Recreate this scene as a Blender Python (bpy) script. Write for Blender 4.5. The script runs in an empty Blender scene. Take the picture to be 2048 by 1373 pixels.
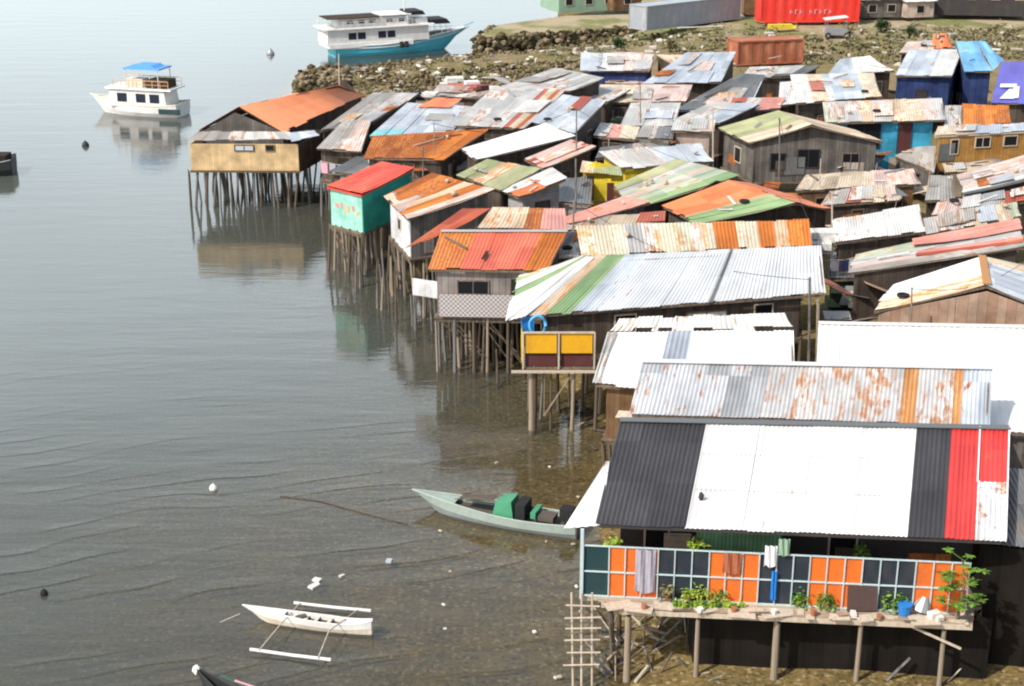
import bpy, bmesh, math, random
import numpy as np
from mathutils import Vector, Matrix
random.seed(7)
R = math.radians
S = bpy.context.scene
COL = S.collection

# ------------------------------------------------------------------ camera
F = 3000.0; CAMH = 25.8; PITCH = math.atan(1086/3000.0)
cam = bpy.data.cameras.new("camera"); camo = bpy.data.objects.new("camera", cam); COL.objects.link(camo)
cam.sensor_width = 36; cam.lens = F/2048*36; cam.clip_end = 6000; cam.clip_start = .5
camo.location = (0, 0, CAMH); camo.rotation_euler = (math.pi/2-PITCH, 0, 0)
S.camera = camo
# ------------------------------------------------------------------ light
SUNDIR = Vector((-.54, -.44, .72)).normalized()
w = bpy.data.worlds.new("World"); S.world = w; w.use_nodes = True
nt = w.node_tree; nt.nodes.clear()
sky = nt.nodes.new('ShaderNodeTexSky'); sky.sky_type = 'NISHITA'; sky.sun_disc = False
sky.sun_elevation = math.asin(SUNDIR.z); sky.sun_rotation = math.atan2(SUNDIR.x, SUNDIR.y)
sky.air_density = 1.0; sky.dust_density = 3.0; sky.ozone_density = 1.0
bg = nt.nodes.new('ShaderNodeBackground'); bg.inputs[1].default_value = .11
out = nt.nodes.new('ShaderNodeOutputWorld')
tcw = nt.nodes.new('ShaderNodeTexCoord'); spw = nt.nodes.new('ShaderNodeSeparateXYZ'); nt.links.new(tcw.outputs['Generated'], spw.inputs[0])
rpw = nt.nodes.new('ShaderNodeValToRGB'); nt.links.new(spw.outputs[2], rpw.inputs[0])      # bright haze and thin cloud low in the sky
rpw.color_ramp.elements.new(.4); rpw.color_ramp.elements.new(.5)
for e, (p_, c_) in zip(rpw.color_ramp.elements, ((.0, .40), (.30, .70), (.43, .44), (.60, .07))): e.position = p_; e.color = (c_, c_, c_, 1)
nzw = nt.nodes.new('ShaderNodeTexNoise'); nzw.inputs['Scale'].default_value = 2.2; nzw.inputs['Detail'].default_value = 5
mpw = nt.nodes.new('ShaderNodeMapping'); mpw.inputs['Scale'].default_value = (1, 1, 3.2); nt.links.new(tcw.outputs['Generated'], mpw.inputs[0]); nt.links.new(mpw.outputs[0], nzw.inputs['Vector'])
mtw = nt.nodes.new('ShaderNodeMath'); mtw.operation = 'MULTIPLY_ADD'; mtw.inputs[1].default_value = .8; mtw.inputs[2].default_value = .6; nt.links.new(nzw.outputs[0], mtw.inputs[0])
mmw = nt.nodes.new('ShaderNodeMath'); mmw.operation = 'MULTIPLY'; mmw.use_clamp = True; nt.links.new(mtw.outputs[0], mmw.inputs[0]); 
yrw = nt.nodes.new('ShaderNodeMapRange'); yrw.inputs['From Min'].default_value = -.3; yrw.inputs['From Max'].default_value = .7; yrw.inputs['To Min'].default_value = .15; nt.links.new(spw.outputs[1], yrw.inputs['Value'])
myw = nt.nodes.new('ShaderNodeMath'); myw.operation = 'MULTIPLY'; nt.links.new(rpw.outputs[0], myw.inputs[0]); nt.links.new(yrw.outputs[0], myw.inputs[1]); nt.links.new(myw.outputs[0], mmw.inputs[1])      # added haze held to seaward, which keeps shade facing the camera darker
mxw = nt.nodes.new('ShaderNodeMix'); mxw.data_type = 'RGBA'; nt.links.new(mmw.outputs[0], mxw.inputs[0]); nt.links.new(sky.outputs[0], mxw.inputs[6]); mxw.inputs[7].default_value = (17.0, 19.0, 19.8, 1)
nt.links.new(mxw.outputs[2], bg.inputs[0]); nt.links.new(bg.outputs[0], out.inputs[0])
sl = bpy.data.lights.new("sun", 'SUN'); sl.energy = 3.5; sl.angle = R(.6); sl.color = (1, .95, .87)
so = bpy.data.objects.new("sun", sl); COL.objects.link(so); so.rotation_euler = SUNDIR.to_track_quat('Z', 'Y').to_euler()
S.view_settings.view_transform = 'Standard'; S.view_settings.look = 'None'; S.view_settings.gamma = 1
S.view_settings.exposure = .36
S.render.engine = 'CYCLES'; S.cycles.pixel_filter_type = 'BLACKMAN_HARRIS'; S.cycles.filter_width = 2.1

# ------------------------------------------------------------------ geometry helpers
cp, sp = math.cos(PITCH), math.sin(PITCH)
def P(px, py, z=0.0):
    """photo pixel (2048 wide) -> the world point at height z seen there"""
    u = (px-1024)/F; v = (686.5-py)/F
    d = Vector((u, cp+v*sp, -sp+v*cp)); t = (z-CAMH)/d.z
    return Vector((0, 0, CAMH)) + d*t
def PY(px, py, y):
    """photo pixel -> world point at distance y (for heights above a known base)"""
    u = (px-1024)/F; v = (686.5-py)/F
    d = Vector((u, cp+v*sp, -sp+v*cp)); return Vector((0, 0, CAMH)) + d*(y/d.y)

# ------------------------------------------------------------------ materials
M = {}
class N:
    def __init__(s, name, rough=.7, spec=.3, metal=0):
        m = bpy.data.materials.new(name); m.use_nodes = True; s.m = m; s.t = m.node_tree
        s.b = s.t.nodes['Principled BSDF']; s.b.inputs['Roughness'].default_value = rough
        s.b.inputs['Metallic'].default_value = metal; s.b.inputs['Specular IOR Level'].default_value = spec
        M[name] = m
    def n(s, t, **k):
        x = s.t.nodes.new(t)
        for a, v in k.items(): setattr(x, a, v)
        return x
    def l(s, a, b): s.t.links.new(a, b)
    def math(s, op, a, b=None, c=None):
        x = s.n('ShaderNodeMath', operation=op)
        for i, v in enumerate((a, b, c)):
            if v is None: continue
            if isinstance(v, (int, float)): x.inputs[i].default_value = v
            else: s.l(v, x.inputs[i])
        return x.outputs[0]
    def mix(s, f, a, b):
        x = s.n('ShaderNodeMix', data_type='RGBA')
        for i, v in ((0, f), (6, a), (7, b)):
            if isinstance(v, (int, float)): x.inputs[i].default_value = v
            elif isinstance(v, tuple): x.inputs[i].default_value = (*v[:3], 1)
            else: s.l(v, x.inputs[i])
        return x.outputs[2]
    def ramp(s, v, stops, const=False):
        x = s.n('ShaderNodeValToRGB'); r = x.color_ramp
        if const: r.interpolation = 'CONSTANT'
        while len(r.elements) < len(stops): r.elements.new(.5)
        for e, (p, c) in zip(r.elements, stops):
            e.position = p; e.color = (c, c, c, 1) if isinstance(c, (int, float)) else (*c[:3], 1)
        s.l(v, x.inputs[0]); return x.outputs[0]
    def scale(s, vec, sc, off=None):
        x = s.n('ShaderNodeMapping'); x.inputs['Scale'].default_value = sc; s.l(vec, x.inputs['Vector'])
        if off is not None: s.l(off, x.inputs['Location'])
        return x.outputs[0]
    def noise(s, vec, sc, det=3, rough=.6):
        x = s.n('ShaderNodeTexNoise'); x.inputs['Scale'].default_value = sc; x.inputs['Detail'].default_value = det
        x.inputs['Roughness'].default_value = rough; s.l(vec, x.inputs['Vector']); return x.outputs[0]
    def obj(s): return s.n('ShaderNodeTexCoord').outputs['Object']
    def uv(s): return s.n('ShaderNodeTexCoord').outputs['UV']
    def rnd(s):
        r = s.n('ShaderNodeObjectInfo').outputs['Random']
        c = s.n('ShaderNodeCombineXYZ'); s.l(s.math('MULTIPLY', r, 37.0), c.inputs[0]); s.l(s.math('MULTIPLY', r, 91.0), c.inputs[1]); s.l(s.math('MULTIPLY', r, 13.0), c.inputs[2])
        return c.outputs[0]
    def bump(s, h, st, dist=.02):
        x = s.n('ShaderNodeBump'); x.inputs['Strength'].default_value = st; x.inputs['Distance'].default_value = dist
        s.l(h, x.inputs['Height']); s.l(x.outputs[0], s.b.inputs['Normal'])
    def col(s, c):
        if isinstance(c, tuple): s.b.inputs['Base Color'].default_value = (*c, 1)
        else: s.l(c, s.b.inputs['Base Color'])

RUST = (.30, .085, .022)
def roofmat(name, c1, c2=None, rust=.3, rc=RUST, rc2=(.5, .22, .08), rough=.5, metal=0.0, var=.22, streak=1.0, dirt=.35):
    """corrugated sheet: every 0.8 x 2.4 m sheet its own tone, rust patches running down the ribs"""
    n = N(name, rough, .35, metal); uv = n.uv(); off = n.rnd(); c2 = c2 or c1
    sep = n.n('ShaderNodeSeparateXYZ'); n.l(uv, sep.inputs[0])
    cx = n.n('ShaderNodeCombineXYZ')
    n.l(n.math('FLOOR', n.math('DIVIDE', sep.outputs[0], .8)), cx.inputs[0])
    n.l(n.math('FLOOR', n.math('DIVIDE', sep.outputs[1], 2.3)), cx.inputs[1])
    add = n.n('ShaderNodeVectorMath', operation='ADD'); n.l(cx.outputs[0], add.inputs[0]); n.l(off, add.inputs[1])
    wn = n.n('ShaderNodeTexWhiteNoise'); n.l(add.outputs[0], wn.inputs['Vector'])
    base = n.mix(wn.outputs[0], c1, c2)
    big = n.noise(n.scale(uv, (.9, .45, 1), off), 1.0, 4)
    sv = n.math('MULTIPLY_ADD', wn.outputs[0], var, 1-var*.5)
    sv = n.math('MULTIPLY', sv, n.ramp(big, [(.32, 1-dirt*.85), (.60, 1.0)]))
    hs = n.n('ShaderNodeHueSaturation'); n.l(sv, hs.inputs['Value']); n.l(base, hs.inputs['Color'])
    rn = n.noise(n.scale(uv, (3.2, 3.2-2.3*streak, 1), off), 1.0, 6, .7)
    rn = n.math('ADD', rn, n.math('MULTIPLY_ADD', wn.outputs[0], .16, -.08))
    t = .72-.42*rust
    mask = n.ramp(rn, [(max(t-.035, 0), 0.0), (min(t+.05, 1), 1.0)])
    rr = n.noise(n.scale(uv, (7, 3, 1), off), 1.3, 4)
    rcol = n.mix(n.ramp(rr, [(.35, 0.0), (.65, 1.0)]), rc, rc2)
    if rust <= 0: mask = 0.0
    n.col(n.mix(mask, hs.outputs[0], rcol))
    return n.m
def paint(name, c, rough=.6, dirt=.25, dc=(.12, .10, .08), sc=1.2, metal=0):
    n = N(name, rough, .3, metal); o = n.obj(); off = n.rnd()
    f = n.noise(n.scale(o, (1, 1, .5), off), sc, 5, .65)
    v = n.noise(n.scale(o, (1, 1, 1), off), sc*6, 3)
    f2 = n.math('MULTIPLY', n.ramp(f, [(.48, 0.0), (.75, 1.0)]), dirt*1.6)
    n.col(n.mix(f2, n.mix(n.ramp(v, [(.3, 0.0), (.7, 1.0)]), tuple(x*.86 for x in c), c), dc)); return n.m
def planks(name, c1, c2, wd=.2, vert=True, rough=.85, gap=.06):
    n = N(name, rough, .15); uv = n.uv(); off = n.rnd()
    sep = n.n('ShaderNodeSeparateXYZ'); n.l(uv, sep.inputs[0]); ax = sep.outputs[0 if vert else 1]
    q = n.math('DIVIDE', ax, wd); cx = n.n('ShaderNodeCombineXYZ'); n.l(n.math('FLOOR', q), cx.inputs[0])
    add = n.n('ShaderNodeVectorMath', operation='ADD'); n.l(cx.outputs[0], add.inputs[0]); n.l(off, add.inputs[1])
    wn = n.n('ShaderNodeTexWhiteNoise'); n.l(add.outputs[0], wn.inputs['Vector'])
    g = n.noise(n.scale(uv, (6, .8, 1) if vert else (.8, 6, 1), off), 2, 4)
    c = n.mix(n.math('ADD', n.math('MULTIPLY', wn.outputs[0], .65), n.math('MULTIPLY', g, .4)), c1, c2)
    bl = n.noise(n.scale(uv, (.5, .6, 1), off), 1.5, 4); hs = n.n('ShaderNodeHueSaturation'); n.l(n.ramp(bl, [(.35, .6), (.62, 1.0)]), hs.inputs['Value']); n.l(c, hs.inputs['Color']); c = hs.outputs[0]
    fr = n.math('FRACT', q); line = n.math('LESS_THAN', fr, gap)
    n.col(n.mix(n.math('MULTIPLY', line, .8), c, (.02, .016, .012)))
    return n.m
def wood(name, c1, c2, rough=.85):
    n = N(name, rough, .15); o = n.obj(); off = n.rnd()
    f = n.noise(n.scale(o, (4, 4, .7), off), 2, 5)
    n.col(n.mix(n.ramp(f, [(.3, 0.0), (.68, 1.0)]), c1, c2)); return n.m

roofmat('galv', (.40, .415, .43), (.53, .545, .56), .16, rough=.45, metal=.15)
roofmat('galv_blue', (.42, .47, .53), (.56, .60, .64), .10, rough=.45, metal=.1)
roofmat('galv_pale', (.46, .45, .43), (.62, .61, .58), .30, rc2=(.55, .33, .2), var=.2)
roofmat('galv_old', (.34, .32, .29), (.50, .47, .43), .36, rc=(.26, .14, .08), rc2=(.42, .27, .18), var=.3)
roofmat('galv_rust', (.50, .50, .50), (.58, .57, .56), .42, rc=(.33, .16, .08), rc2=(.5, .3, .2), var=.2)
roofmat('galv_smooth', (.56, .58, .60), (.60, .62, .635), .04, var=.1, dirt=.2)
roofmat('white', (.76, .76, .74), (.80, .79, .77), .02, rc=(.5, .38, .28), rc2=(.6, .5, .4), var=.08, dirt=.2)
roofmat('white_dirty', (.66, .65, .62), (.76, .75, .72), .2, rc=(.45, .22, .12), rc2=(.6, .42, .3), var=.1)
roofmat('white_rust', (.72, .73, .76), (.76, .74, .72), .33, rc=(.40, .17, .08), rc2=(.5, .36, .25), var=.1, streak=0)
roofmat('black', (.045, .043, .047), (.058, .055, .058), -.2, var=.25, rough=.55)
roofmat('rust', (.36, .10, .025), (.50, .17, .04), .5, rc=(.20, .055, .02), rc2=(.58, .22, .06), var=.5, rough=.85)
roofmat('rust_pale', (.60, .42, .26), (.68, .60, .48), .4, rc=(.50, .18, .05), rc2=(.62, .34, .14), var=.3, rough=.8)
roofmat('cream_rust', (.62, .55, .41), (.72, .67, .56), .42, rc=(.50, .28, .12), rc2=(.62, .45, .26), var=.15, rough=.8, streak=.3)
roofmat('rust_hot', (.52, .15, .03), (.62, .21, .04), .3, rc=(.38, .09, .03), rc2=(.60, .27, .07), var=.3, rough=.85)
roofmat('rust_strip', (.50, .23, .08), (.55, .27, .10), .4, rc=(.40, .15, .05), rc2=(.55, .32, .14), var=.1, rough=.85)
roofmat('red', (.62, .045, .04), (.70, .06, .05), .05, rc=(.5, .12, .06), var=.12)
roofmat('red_faded', (.66, .13, .075), (.70, .17, .10), .22, rc=(.52, .14, .04), rc2=(.55, .22, .06), var=.15)
roofmat('red_rust', (.62, .13, .06), (.58, .16, .05), .62, rc=(.42, .12, .03), rc2=(.60, .24, .05), var=.2, streak=.1)
roofmat('redbrown', (.40, .085, .05), (.48, .12, .06), .3, rc=(.33, .09, .03), rc2=(.48, .16, .06), var=.2)
roofmat('pink', (.66, .27, .22), (.70, .35, .28), .25, rc=(.5, .2, .12), var=.2)
roofmat('pink_pale', (.58, .42, .37), (.68, .57, .51), .36, rc=(.55, .28, .18), rc2=(.6, .4, .3), var=.35)
roofmat('green', (.24, .38, .18), (.33, .44, .22), .24, rc=(.42, .38, .2), rc2=(.5, .42, .26), var=.25)
roofmat('green_old', (.34, .37, .19), (.44, .44, .26), .25, rc=(.36, .27, .12), rc2=(.5, .40, .22), var=.3)
roofmat('green_pale', (.40, .48, .35), (.56, .58, .46), .32, rc=(.45, .35, .22), var=.3)
roofmat('tarp', (.90, .30, .13), (.92, .32, .14), -.2, var=.05, dirt=.12, rough=.6)
roofmat('tarp_worn', (.74, .18, .07), (.76, .24, .09), .2, rc=(.62, .22, .10), rc2=(.7, .3, .14), var=.12, dirt=.2)
roofmat('red_new', (.72, .07, .045), (.74, .10, .05), .12, rc=(.68, .16, .05), rc2=(.7, .2, .07), var=.1)
roofmat('blue_roof', (.14, .38, .66), (.20, .46, .70), .04, rc=(.4, .5, .55), var=.2)
roofmat('blue_tarp', (.09, .07, .42), (.10, .09, .46), -.2, var=.08, dirt=.2)
roofmat('cyan_patch', (.16, .52, .56), (.3, .6, .62), .1, rc=(.5, .5, .5), var=.15)
roofmat('beige', (.50, .40, .29), (.62, .54, .43), .34, rc=(.45, .3, .2), rc2=(.55, .42, .3), var=.25, rough=.8)
roofmat('dark_metal', (.13, .14, .145), (.18, .18, .18), .1, rc=(.2, .14, .1), var=.2)
planks('wd_dark', (.06, .045, .035), (.14, .11, .09), .18)
planks('shade_black', (.009, .008, .007), (.02, .016, .013), .18)  # near-black boards: deep shade put into the colour
planks('wd_grey', (.10, .088, .08), (.22, .20, .18), .22)
planks('wd_mauve', (.24, .20, .19), (.36, .32, .30), .3)
planks('wd_tan', (.64, .44, .22), (.76, .56, .32), .16, gap=.04)
planks('wd_brown', (.17, .09, .045), (.28, .17, .09), .2)
planks('wd_ochre', (.42, .20, .05), (.54, .30, .09), .25)
planks('wd_beige', (.50, .40, .29), (.62, .53, .42), .2, False)
planks('deck', (.36, .27, .19), (.56, .46, .35), .14, False, gap=.1)
planks('ply_pink', (.52, .38, .32), (.60, .50, .44), .9, gap=.02)
planks('wall_rust', (.40, .22, .14), (.52, .38, .28), .4, gap=.03)
planks('white_wall', (.66, .66, .68), (.76, .76, .76), .3, gap=.03)
planks('teal_lit', (.36, .78, .62), (.42, .80, .66), .4, gap=.02)  # turquoise wall with its sunlit tone put into the colour
planks('teal_shaded', (.03, .36, .28), (.05, .40, .31), .4, gap=.02)  # the same turquoise wall turned from the sun, shade put into the colour
planks('yellow_wall', (.78, .58, .03), (.80, .62, .06), .3, gap=.02)
planks('blue_wall', (.04, .36, .58), (.08, .42, .64), .4, gap=.02)
planks('green_wall', (.11, .24, .13), (.18, .34, .18), .12, gap=.15)
planks('green_dark', (.03, .10, .06), (.05, .15, .09), .3)
planks('navy', (.03, .05, .16), (.05, .08, .22), .5)
planks('red_wall', (.48, .10, .07), (.55, .18, .13), .35, gap=.03)
planks('block', (.30, .30, .29), (.40, .40, .39), .2, False, gap=.05)
wood('post', (.05, .04, .03), (.17, .135, .10))
wood('post_pale', (.18, .145, .105), (.38, .31, .235))
wood('post_grey', (.07, .068, .065), (.24, .23, .22))
wood('beam', (.10, .075, .055), (.24, .18, .13))
wood('beam_pale', (.42, .34, .25), (.60, .52, .42))
wood('bark', (.10, .075, .05), (.20, .15, .10))
n = N('lattice', .8, .2); ck = n.n('ShaderNodeTexChecker'); ck.inputs['Scale'].default_value = 9; ck.inputs[1].default_value = (.56, .52, .51, 1); ck.inputs[2].default_value = (.27, .24, .24, 1)
n.l(n.uv(), ck.inputs[0]); n.col(ck.outputs[0])
paint('pane', (.012, .014, .018), .25, 0)
paint('glass_dark', (.02, .03, .045), .12, 0)
paint('hull_white', (.78, .77, .74), .4, .15)
paint('hull_cream', (.72, .64, .52), .6, .3, (.3, .2, .12))
paint('hull_teal', (.09, .48, .60), .4, .1)
paint('hull_grey', (.27, .30, .30), .5, .2)
paint('gunwale', (.34, .41, .37), .5, .15)
paint('hull_green', (.07, .30, .16), .5, .25)
paint('hull_dark', (.03, .035, .035), .6, .1)
paint('boat_inner', (.10, .085, .07), .8, .3)
paint('canvas_black', (.02, .02, .022), .8, 0)
paint('canvas_blue', (.10, .33, .75), .7, .05)
paint('orange_paint', (.82, .17, .025), .55, .45, (.32, .10, .04))
paint('slate_panel', (.028, .036, .050), .35, .3, (.09, .09, .09))
paint('teal_dark', (.02, .055, .06), .4, .1)
paint('pale_frame', (.55, .68, .70), .5, .15)
paint('yellow_paint', (.80, .42, .02), .5, .25, (.4, .2, .04))
paint('maroon', (.10, .03, .03), .7, .2)
paint('white_cloth', (.80, .80, .82), .9, .05)
paint('grey_cloth', (.38, .36, .42), .9, .3)
paint('pink_cloth', (.70, .35, .42), .9, .1)
paint('blue_plastic', (.03, .22, .62), .35, .05)
paint('ring_blue', (.10, .42, .75), .35, 0)
paint('red_mark', (.70, .28, .25), .7, .2)
paint('orange_mark', (.75, .42, .22), .7, .2)
paint('terracotta', (.36, .15, .08), .8, .3)
paint('brown_board', (.09, .055, .05), .7, .2)
paint('cont_grey', (.34, .37, .41), .5, .4, (.5, .48, .45))
paint('cont_red', (.78, .045, .03), .5, .15, (.75, .25, .2))
paint('cont_rust', (.38, .12, .06), .8, .5, (.55, .28, .16))
paint('pink_side', (.68, .28, .25), .7, .2)
paint('green_side', (.28, .42, .30), .7, .2)
paint('concrete', (.52, .43, .32), .9, .3)
paint('concrete_dark', (.17, .155, .10), .95, .5)
paint('tyre', (.02, .02, .02), .9, 0)
paint('scrap_white', (.72, .70, .66), .8, .3)
paint('shed_dark', (.05, .045, .045), .8, .2)
paint('metal_grey', (.35, .36, .37), .4, .2, metal=.3)
paint('yellow_metal', (.75, .55, .05), .5, .2)
paint('skin_none', (.2, .2, .2))
def leafmat(name, c1, c2):
    n = N(name, .6, .25); g = n.n('ShaderNodeNewGeometry')
    n.col(n.mix(g.outputs['Random Per Island'], c1, c2)); n.b.inputs['Subsurface Weight'].default_value = 0
leafmat('leaf', (.05, .13, .02), (.20, .34, .05)); leafmat('leaf_lime', (.18, .30, .03), (.38, .46, .06))
leafmat('leaf_dry', (.16, .15, .06), (.26, .23, .11)); leafmat('leaf_dark', (.02, .05, .015), (.07, .11, .03))
def fringe(name, c1, c2, c3):
    n = N(name, .95, .1); g = n.n('ShaderNodeNewGeometry')
    n.col(n.ramp(g.outputs['Random Per Island'], [(0, c1), (.5, c2), (.85, c3)]))
fringe('rubble', (.028, .023, .013), (.10, .08, .042), (.25, .20, .125))
fringe('litter', (.55, .50, .42), (.30, .25, .2), (.7, .68, .62))
fringe('pebbles', (.05, .04, .018), (.13, .085, .03), (.24, .17, .08))

# ------------------------------------------------------------------ mesh builder
class MB:
    def __init__(s): s.v = []; s.f = []; s.u = []; s.m = []
    def add(s, vs, fs, mi=0, uvs=None):
        b = len(s.v); s.v += [Vector(v) for v in vs]
        for k, f in enumerate(fs):
            s.f.append([b+i for i in f]); s.m.append(mi)
            s.u.append([uvs[i] for i in f] if uvs else [(0, 0)]*len(f))
        return s
    def hexa(s, p, mi=0):           # 8 corners: bottom ring 0-3, top ring 4-7
        return s.add(p, [(3,2,1,0), (4,5,6,7), (0,1,5,4), (1,2,6,5), (2,3,7,6), (3,0,4,7)], mi)
    def box(s, c, d, rz=0, mi=0, rx=0, ry=0):
        m = Matrix.Translation(c) @ Matrix.Rotation(rz, 4, 'Z') @ Matrix.Rotation(rx, 4, 'X') @ Matrix.Rotation(ry, 4, 'Y')
        x, y, z = d[0]/2, d[1]/2, d[2]/2
        return s.hexa([m @ Vector(q) for q in ((-x,-y,-z), (x,-y,-z), (x,y,-z), (-x,y,-z), (-x,-y,z), (x,-y,z), (x,y,z), (-x,y,z))], mi)
    def bar(s, a, b, wd, ht=None, mi=0):
        a, b = Vector(a), Vector(b); ht = ht or wd; d = (b-a)
        if d.length < 1e-5: return s
        d.normalize(); up = Vector((0, 0, 1)) if abs(d.z) < .95 else Vector((0, 1, 0))
        x = d.cross(up).normalized()*wd/2; y = x.cross(d).normalized()*ht/2
        return s.hexa([a-x-y, a+x-y, a+x+y, a-x+y, b-x-y, b+x-y, b+x+y, b-x+y], mi)
    def tube(s, pts, r, k=6, mi=0):
        pts = [Vector(p) for p in pts]; rs = r if isinstance(r, (list, tuple)) else [r]*len(pts)
        vs = []; fs = []
        for i, p in enumerate(pts):
            d = (pts[min(i+1, len(pts)-1)]-pts[max(i-1, 0)]).normalized()
            up = Vector((0, 0, 1)) if abs(d.z) < .9 else Vector((0, 1, 0))
            x = d.cross(up).normalized(); y = d.cross(x)
            vs += [p+(x*math.cos(2*math.pi*j/k)+y*math.sin(2*math.pi*j/k))*rs[i] for j in range(k)]
        for i in range(len(pts)-1):
            for j in range(k): fs.append((i*k+j, i*k+(j+1) % k, (i+1)*k+(j+1) % k, (i+1)*k+j))
        fs += [tuple(range(k)), tuple(reversed([(len(pts)-1)*k+j for j in range(k)]))]
        return s.add(vs, fs, mi)
    def poly(s, pts, th, mi=0, udir=None):
        """planar polygon with thickness th, uv in metres"""
        pts = [Vector(p) for p in pts]; n = Vector((0, 0, 0))
        for i in range(len(pts)): n += (pts[i]-pts[0]).cross(pts[(i+1) % len(pts)]-pts[0])
        n.normalize(); u = (udir or (pts[1]-pts[0])).normalized(); v = n.cross(u)
        k = len(pts); vs = [p+n*th/2 for p in pts]+[p-n*th/2 for p in pts]
        if abs(n.z) < .5: uvf = lambda p: (p.dot(u), p.z)
        else: uvf = lambda p: ((p-pts[0]).dot(u), (p-pts[0]).dot(v))
        fs = [tuple(range(k)), tuple(reversed(range(k, 2*k)))]+[(i, k+i, k+(i+1) % k, (i+1) % k) for i in range(k)]
        return s.add(vs, fs, mi, [uvf(p) for p in vs])
    def build(s, name, mats, parent=None, smooth=False, weld=False):
        org = worg(parent); me = bpy.data.meshes.new(name)
        me.from_pydata([tuple(v-org) for v in s.v], [], s.f)
        uvl = me.uv_layers.new(name='UVMap'); flat = []
        for u in s.u:
            for q in u: flat += [q[0], q[1]]
        uvl.data.foreach_set('uv', flat)
        for m in (mats if isinstance(mats, (list, tuple)) else [mats]): me.materials.append(M[m])
        me.polygons.foreach_set('material_index', s.m)
        if smooth: me.polygons.foreach_set('use_smooth', [True]*len(me.polygons))
        me.update()
        o = bpy.data.objects.new(name, me); COL.objects.link(o); o.parent = parent
        return o
def worg(o):
    v = Vector((0, 0, 0))
    while o is not None: v = v+o.location; o = o.parent
    return v
def tag(o, label=None, cat=None, group=None, kind=None):
    if label: o['label'] = label
    if cat: o['category'] = cat
    if group: o['group'] = group
    if kind: o['kind'] = kind
    return o
def thing(name, label, cat, loc, group=None):
    o = bpy.data.objects.new(name, None); COL.objects.link(o); o.location = loc; o.empty_display_size = .3
    return tag(o, label, cat, group)
def solo(name, mb, mats, label, cat, group=None, smooth=False):
    """a thing that is one mesh: origin at its centre bottom"""
    c = sum(mb.v, Vector())/len(mb.v); c.z = min(v.z for v in mb.v)
    for i in range(len(mb.v)): mb.v[i] = mb.v[i]-c
    o = mb.build(name, mats, None, smooth); o.location = c
    return tag(o, label, cat, group)
rn = random.uniform

# ------------------------------------------------------------------ terrain: one ground sheet, one water sheet
SH = [(1290,1700),(1262,1373),(1215,1180),(1200,1060),(1235,930),(1215,850),(1090,740),(890,570),(730,420),(700,300),(640,215),(575,192),(590,165),(640,145),(760,128),(960,106),(1150,98),(1120,75),(1112,20),(1116,-60),(1150,-200)]
shore = [P(a, b, 0) for a, b in SH]
poly = np.array([(p.x, p.y) for p in shore]+[(60, 900), (900, 900), (900, -60), (24, -60)])
nshore = len(SH)
def sdist(X, Y):
    inside = np.zeros(X.shape, bool); d = np.full(X.shape, 1e9); n = len(poly)
    for i in range(n):
        x1, y1 = poly[i]; x2, y2 = poly[(i+1) % n]
        c = ((y1 > Y) != (y2 > Y)) & (X < (x2-x1)*(Y-y1)/(y2-y1+1e-12)+x1); inside ^= c
        if i < nshore-1 or i == n-1 or i == nshore-1:
            dx, dy = x2-x1, y2-y1; t = np.clip(((X-x1)*dx+(Y-y1)*dy)/(dx*dx+dy*dy), 0, 1)
            d = np.minimum(d, np.hypot(X-x1-t*dx, Y-y1-t*dy))
    return np.where(inside, d, -d)
def ground_h(X, Y):
    X = np.asarray(X, float); Y = np.asarray(Y, float); d = sdist(X, Y)
    hl = np.interp(Y, [60, 95, 130, 210, 400], [.35, 1.0, 1.7, 2.4, 4.0])
    w1 = .16*np.sin(X*.9+1.3*np.sin(Y*.5))*np.cos(Y*.7+.8*np.sin(X*.33))
    near = np.clip((75-Y)/20, 0, 1)
    slope_out = .09*(1-near)+.022*near
    return np.where(d > 0, np.minimum(.02+.13*d, hl)+w1*.35, np.maximum(-.05-slope_out*(-d)+w1*np.clip(-d*.1, 0, .35)-.12*np.clip(-d/3, 0, 1)*(1-near), -3.0))
def gh(p): return float(ground_h([p[0]], [p[1]])[0])
def sheet(name, xs, ys, zf, mat, attr=None):
    X, Y = np.meshgrid(xs, ys); Z = zf(X, Y); nx, ny = len(xs), len(ys)
    vs = np.stack([X, Y, Z], -1).reshape(-1, 3); idx = np.arange(nx*ny).reshape(ny, nx)
    fs = np.stack([idx[:-1, :-1], idx[:-1, 1:], idx[1:, 1:], idx[1:, :-1]], -1).reshape(-1, 4)
    me = bpy.data.meshes.new(name); me.from_pydata(vs.tolist(), [], fs.tolist())
    me.polygons.foreach_set('use_smooth', [True]*len(me.polygons)); me.materials.append(M[mat])
    if attr is not None:
        a = me.attributes.new('depth', 'FLOAT', 'POINT'); a.data.foreach_set('value', attr(X, Y).reshape(-1).astype(np.float32))
    o = bpy.data.objects.new(name, me); COL.objects.link(o); o['kind'] = 'structure'; return o
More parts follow.
